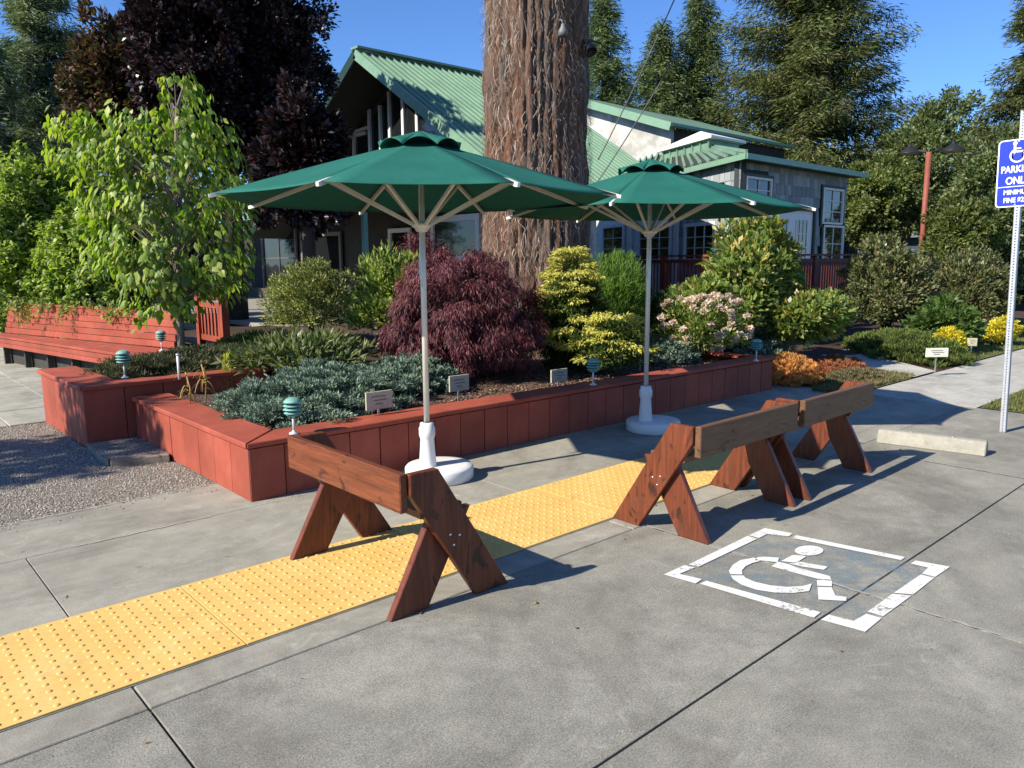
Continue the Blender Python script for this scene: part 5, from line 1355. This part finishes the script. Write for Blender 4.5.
for i in range(430):
    py = r.uniform(72, 316) if r.random() < .9 else r.uniform(105, 170); xl, xr_ = xr(py); px = r.uniform(xl, xr_); wd_ = (xr_ - xl) / 2
    e = (px - (xl + xr_) / 2) / max(wd_, 5); off = r.uniform(-1, 1) * wd_ * kd * math.sqrt(max(.05, 1 - e * e)) * .9
    if py > 285 and r.random() < .55: continue
    if py < 118 and r.random() < .72: continue
    c_ = dw(px, py, off); hgt = c_[2]
    root = dw(177, min(py + 45 + abs(px - 177) * .25, 300)); mid = root * .45 + c_ * .55 + np.array([0, 0, .06])
    if i % 2 == 0: b.tube([tuple(root), tuple(mid), tuple(c_)], [.009, .005, .002], 5, False)
    m_ = int(r.integers(9, 17)) if py > 118 else int(r.integers(6, 10))
    ts = r.random(m_) ** .7; q = mid + (c_ - mid) * ts[:, None] * 1.0 + rdir(r, m_) * (.10 * r.random(m_))[:, None]
    q = np.where(r.random((m_, 1)) < .7, c_ + rdir(r, m_) * (r.random(m_) ** .5 * (.14 if py > 118 else .07))[:, None], q)
    outd = unit((c_ - root)[None] * np.array([1, 1, 0]) + 1e-3)
    P_.append(q); D_.append(unit(outd * .45 + np.array([0, 0, -.95]) + r.normal(size=(m_, 3)) * .3)); N_.append(unit(outd + np.array([0, 0, .5]) + r.normal(size=(m_, 3)) * .5))
    Ls_.append(r.uniform(.07, .14, m_)); Ws_.append(r.uniform(.04, .08, m_))
P_, D_, N_, Ls_, Ws_ = map(np.concatenate, (P_, D_, N_, Ls_, Ws_))
# a leaf is two folded halves each of two quads, with a drooping tip
S_ = unit(np.cross(D_, N_)); Nn = np.cross(S_, D_); L1 = Ls_[:, None]; W1 = Ws_[:, None] * .5
a0 = P_; a1 = P_ + D_ * L1 * .45 + Nn * L1 * .10; a2 = P_ + D_ * L1 * 1.0 - Nn * L1 * .12
l1 = P_ + D_ * L1 * .35 + S_ * W1 + Nn * (L1 * .1 - W1 * .35); r1 = P_ + D_ * L1 * .35 - S_ * W1 + Nn * (L1 * .1 - W1 * .35)
l2 = P_ + D_ * L1 * .72 + S_ * W1 * .6 - Nn * W1 * .2; r2 = P_ + D_ * L1 * .72 - S_ * W1 * .6 - Nn * W1 * .2
V_ = np.stack([a0, l1, l2, a2, r2, r1, a1], 1).reshape(-1, 3); o_ = (np.arange(len(P_)) * 7)[:, None]
F_ = np.concatenate([o_ + np.array([[0, 1, 2, 6]]), o_ + np.array([[6, 2, 3, 4]]), o_ + np.array([[0, 6, 4, 5]])])
npmesh('crown', V_, F_, Lf['dogwood'], t); b.build('trunk', M['bark_pale'], t)

# shrubs along the left edge and above the bench
shrub('leafy_shrub', 'tall bright green leafy shrub at the left edge behind the red bench', 'shrub', Lf['left'], 30, 140, 320, 150, 14.0, .2, 26000, .10, .055, 91, K=260, cr=.13, amp=.55, up=.0, rnd=1.1, out=.35, zmin=-.8)
shrub('leafy_shrub', 'dense green shrub trailing down over the red bench back', 'shrub', Lf['left'], 98, 176, 320, 130, 13.2, .3, 24000, .09, .05, 92, K=240, cr=.13, amp=.55, up=.0, rnd=1.1, out=.35, droop=.2, zmin=-.8)
t = thing('trailing_vine', 'thin green vine shoots hanging over the red bench back', 'vine', (2.6, 12.2, 1.0), 0)
r = np.random.default_rng(93); P_, D_ = [], []
b = MB()
for i in range(34):
    u = r.random(); p0 = np.array([B0.x + (B1.x - B0.x) * u * .8 + .1, B0.y + (B1.y - B0.y) * u * .8 + .05, 1.06]) - np.array([2.6, 12.2, 1.0])
    L_ = r.uniform(.12, .5) * (1 - .5 * u); dx = r.normal() * .1; dy = r.normal() * .12
    pts = [p0 + np.array([-.04 - .25 * s_ * L_ + dx * s_, dy * s_, .06 * math.sin(s_ * 3) - L_ * s_]) for s_ in np.linspace(0, 1, 6)]
    b.tube([tuple(x) for x in pts], .004, 4, False)
    m_ = int(60 * L_) + 8; s_ = r.random(m_) ** .8; P_.append(pts[0] + (pts[-1] - pts[0]) * s_[:, None] + rdir(r, m_) * .05); D_.append(rdir(r, m_) + np.array([-.3, 0, -.8]))
P_ = np.concatenate(P_); D_ = unit(np.concatenate(D_)); n = len(P_); v, f = leaf_quads(P_, D_, rdir(r, n), r.uniform(.04, .08, n), r.uniform(.02, .035, n)); npmesh('leaves', v, f, Lf['left'], t); b.build('stem', M['bark_dark'], t)

# trees behind
broadleaf('copper_beech', 'huge dark purple leaved tree shading the porch at the upper left', 222, -90, 205, 235, 14.2, .3, Lf['copper'], 80000, .10, .062, 101, K=360, cr=.11, amp=.55, tr=.2, zmin=-.9, inner=.3)
broadleaf('copper_beech', 'reddish brown leaved tree between the grey conifer and the darkest crown', 122, 5, 190, 100, 16.0, .3, m_leaf('reddish_leaves', [(.07, .035, .025), (.1, .05, .035), (.05, .03, .02), (.14, .08, .05), (.08, .09, .03)], .2, .45, .4), 15000, .13, .07, 102, K=170, cr=.15, amp=.4, tr=.15)
broadleaf('dark_tree', 'dark shaded tree mass over the porch roof, left of the glazed gable', 304, 84, 240, 104, 9.9 + 3.6, .3, Lf['copper'], 16000, .13, .07, 103, K=160, cr=.15, amp=.4, tr=.14)
conifer('grey_conifer', 'tall grey green conifer with open branches at the far left', ground_at(62, 24), 11.5, 2.3, 111, 280, Lf['con1'], per=95, spray=.22, start=.05)
conifer('grey_conifer', 'bushier grey green conifer cut by the left edge', ground_at(2, 21), 7.6, 2.3, 112, 240, Lf['con1'], per=90, spray=.22, start=.05)
conifer('big_fir', 'broad dark green fir with layered boughs, tallest tree right of the redwood', ground_at(800, 34), 20.5, 5.2, 113, 470, Lf['con2'], p=.6, per=130, spray=.30, start=.02, droop=.2)
conifer('slender_fir', 'pale pointed fir just left of the broad dark fir', ground_at(693, 37), 14.2, 4.4, 114, 420, Lf['con3'], p=1.0, per=80, spray=.28, start=.05)
conifer('slender_fir', 'short rounded fir behind the lodge ridge, right of the redwood', ground_at(655, 36), 12.0, 4.0, 115, 360, Lf['con3'], p=.85, per=85, spray=.28, start=.05)
conifer('slender_fir', 'grey green fir showing against the sky at the right flank of the redwood', ground_at(602, 30), 11.8, 2.5, 116, 260, Lf['con3'], p=.9, per=75, spray=.24, start=.05)
conifer('edge_fir', 'dark fir rising beside the parking sign at the right edge', ground_at(1022, 27), 12.5, 2.4, 117, 260, Lf['con2'], per=90, spray=.25, start=.02)
broadleaf('alder_tree', 'light airy deciduous tree behind the red lamp post', 930, 92, 262, 150, 30, 0, Lf['dec'], 42000, .14, .08, 121, K=170, cr=.13, amp=.5, inner=.12, tr=.14)
broadleaf('leafy_tree', 'yellowish green tree with arching bare twigs above the outbuilding', 878, 152, 262, 90, 25, 0, Lf['dec2'], 20000, .12, .07, 122, K=130, cr=.15, amp=.35, tr=.12)
broadleaf('leafy_tree', 'dense dark green tree behind the parking sign', 1000, 120, 300, 120, 24, 0, Lf['dec'], 30000, .12, .07, 123, K=200, cr=.15, amp=.35, tr=.14)
broadleaf('leafy_tree', 'bright leaved low tree right of the red lamp post', 960, 190, 300, 80, 22, 0, Lf['dec2'], 16000, .11, .06, 124, K=120, cr=.16, amp=.35, tr=.1)
# far wood closing the view, past what can be told apart
P_, D_, N_, Ls_, Ws_ = [], [], [], [], []
r = np.random.default_rng(130)
for i in range(260):
    px = r.uniform(-160, 1300); dep = r.uniform(40, 56); c_ = np.array(DP(px, 262, dep)); hgt = r.uniform(2.5, 7.0) * (1.15 if px > 560 else 1)
    c_[2] = r.uniform(.5, hgt); m_ = 420; rr_ = r.uniform(1.2, 2.4)
    off = rdir(r, m_) * (r.random(m_) ** .4 * rr_)[:, None]; P_.append(c_ + off)
    D_.append(unit(off + np.array([0, 0, .6]) + r.normal(size=(m_, 3)) * .8)); N_.append(rdir(r, m_)); Ls_.append(r.uniform(.3, .6, m_)); Ws_.append(r.uniform(.15, .3, m_))
v, f = leaf_quads(*map(np.concatenate, (P_, D_, N_, Ls_, Ws_))); struct(npmesh('far_wood', v, f, Lf['con2']), 'stuff')
# tree beyond the left edge whose shade dapples the gravel
broadleaf('street_tree', 'leafy tree out of view at the left whose shade dapples the gravel', 0, 0, 10, 10, 8, 0, Lf['left'], 10, .1, .05, 140, trunk=False) if False else None
t = thing('shade_tree', 'small leafy tree just outside the left edge casting dappled shade on the gravel', 'tree', (-4.3, 8.35, 0))
shrub_mesh('crown', Lf['left'], t, (0, 0, 4.0), (1.25, 1.0, 1.0), 3600, .12, .06, 141, K=60, cr=.25, amp=.4, zmin=-.9, up=.1)
MB().tube([(0, 0, -.1), (.05, 0, 2), (0, 0, 4)], [.08, .06, .02], 8).build('trunk', M['bark_dark'], t)
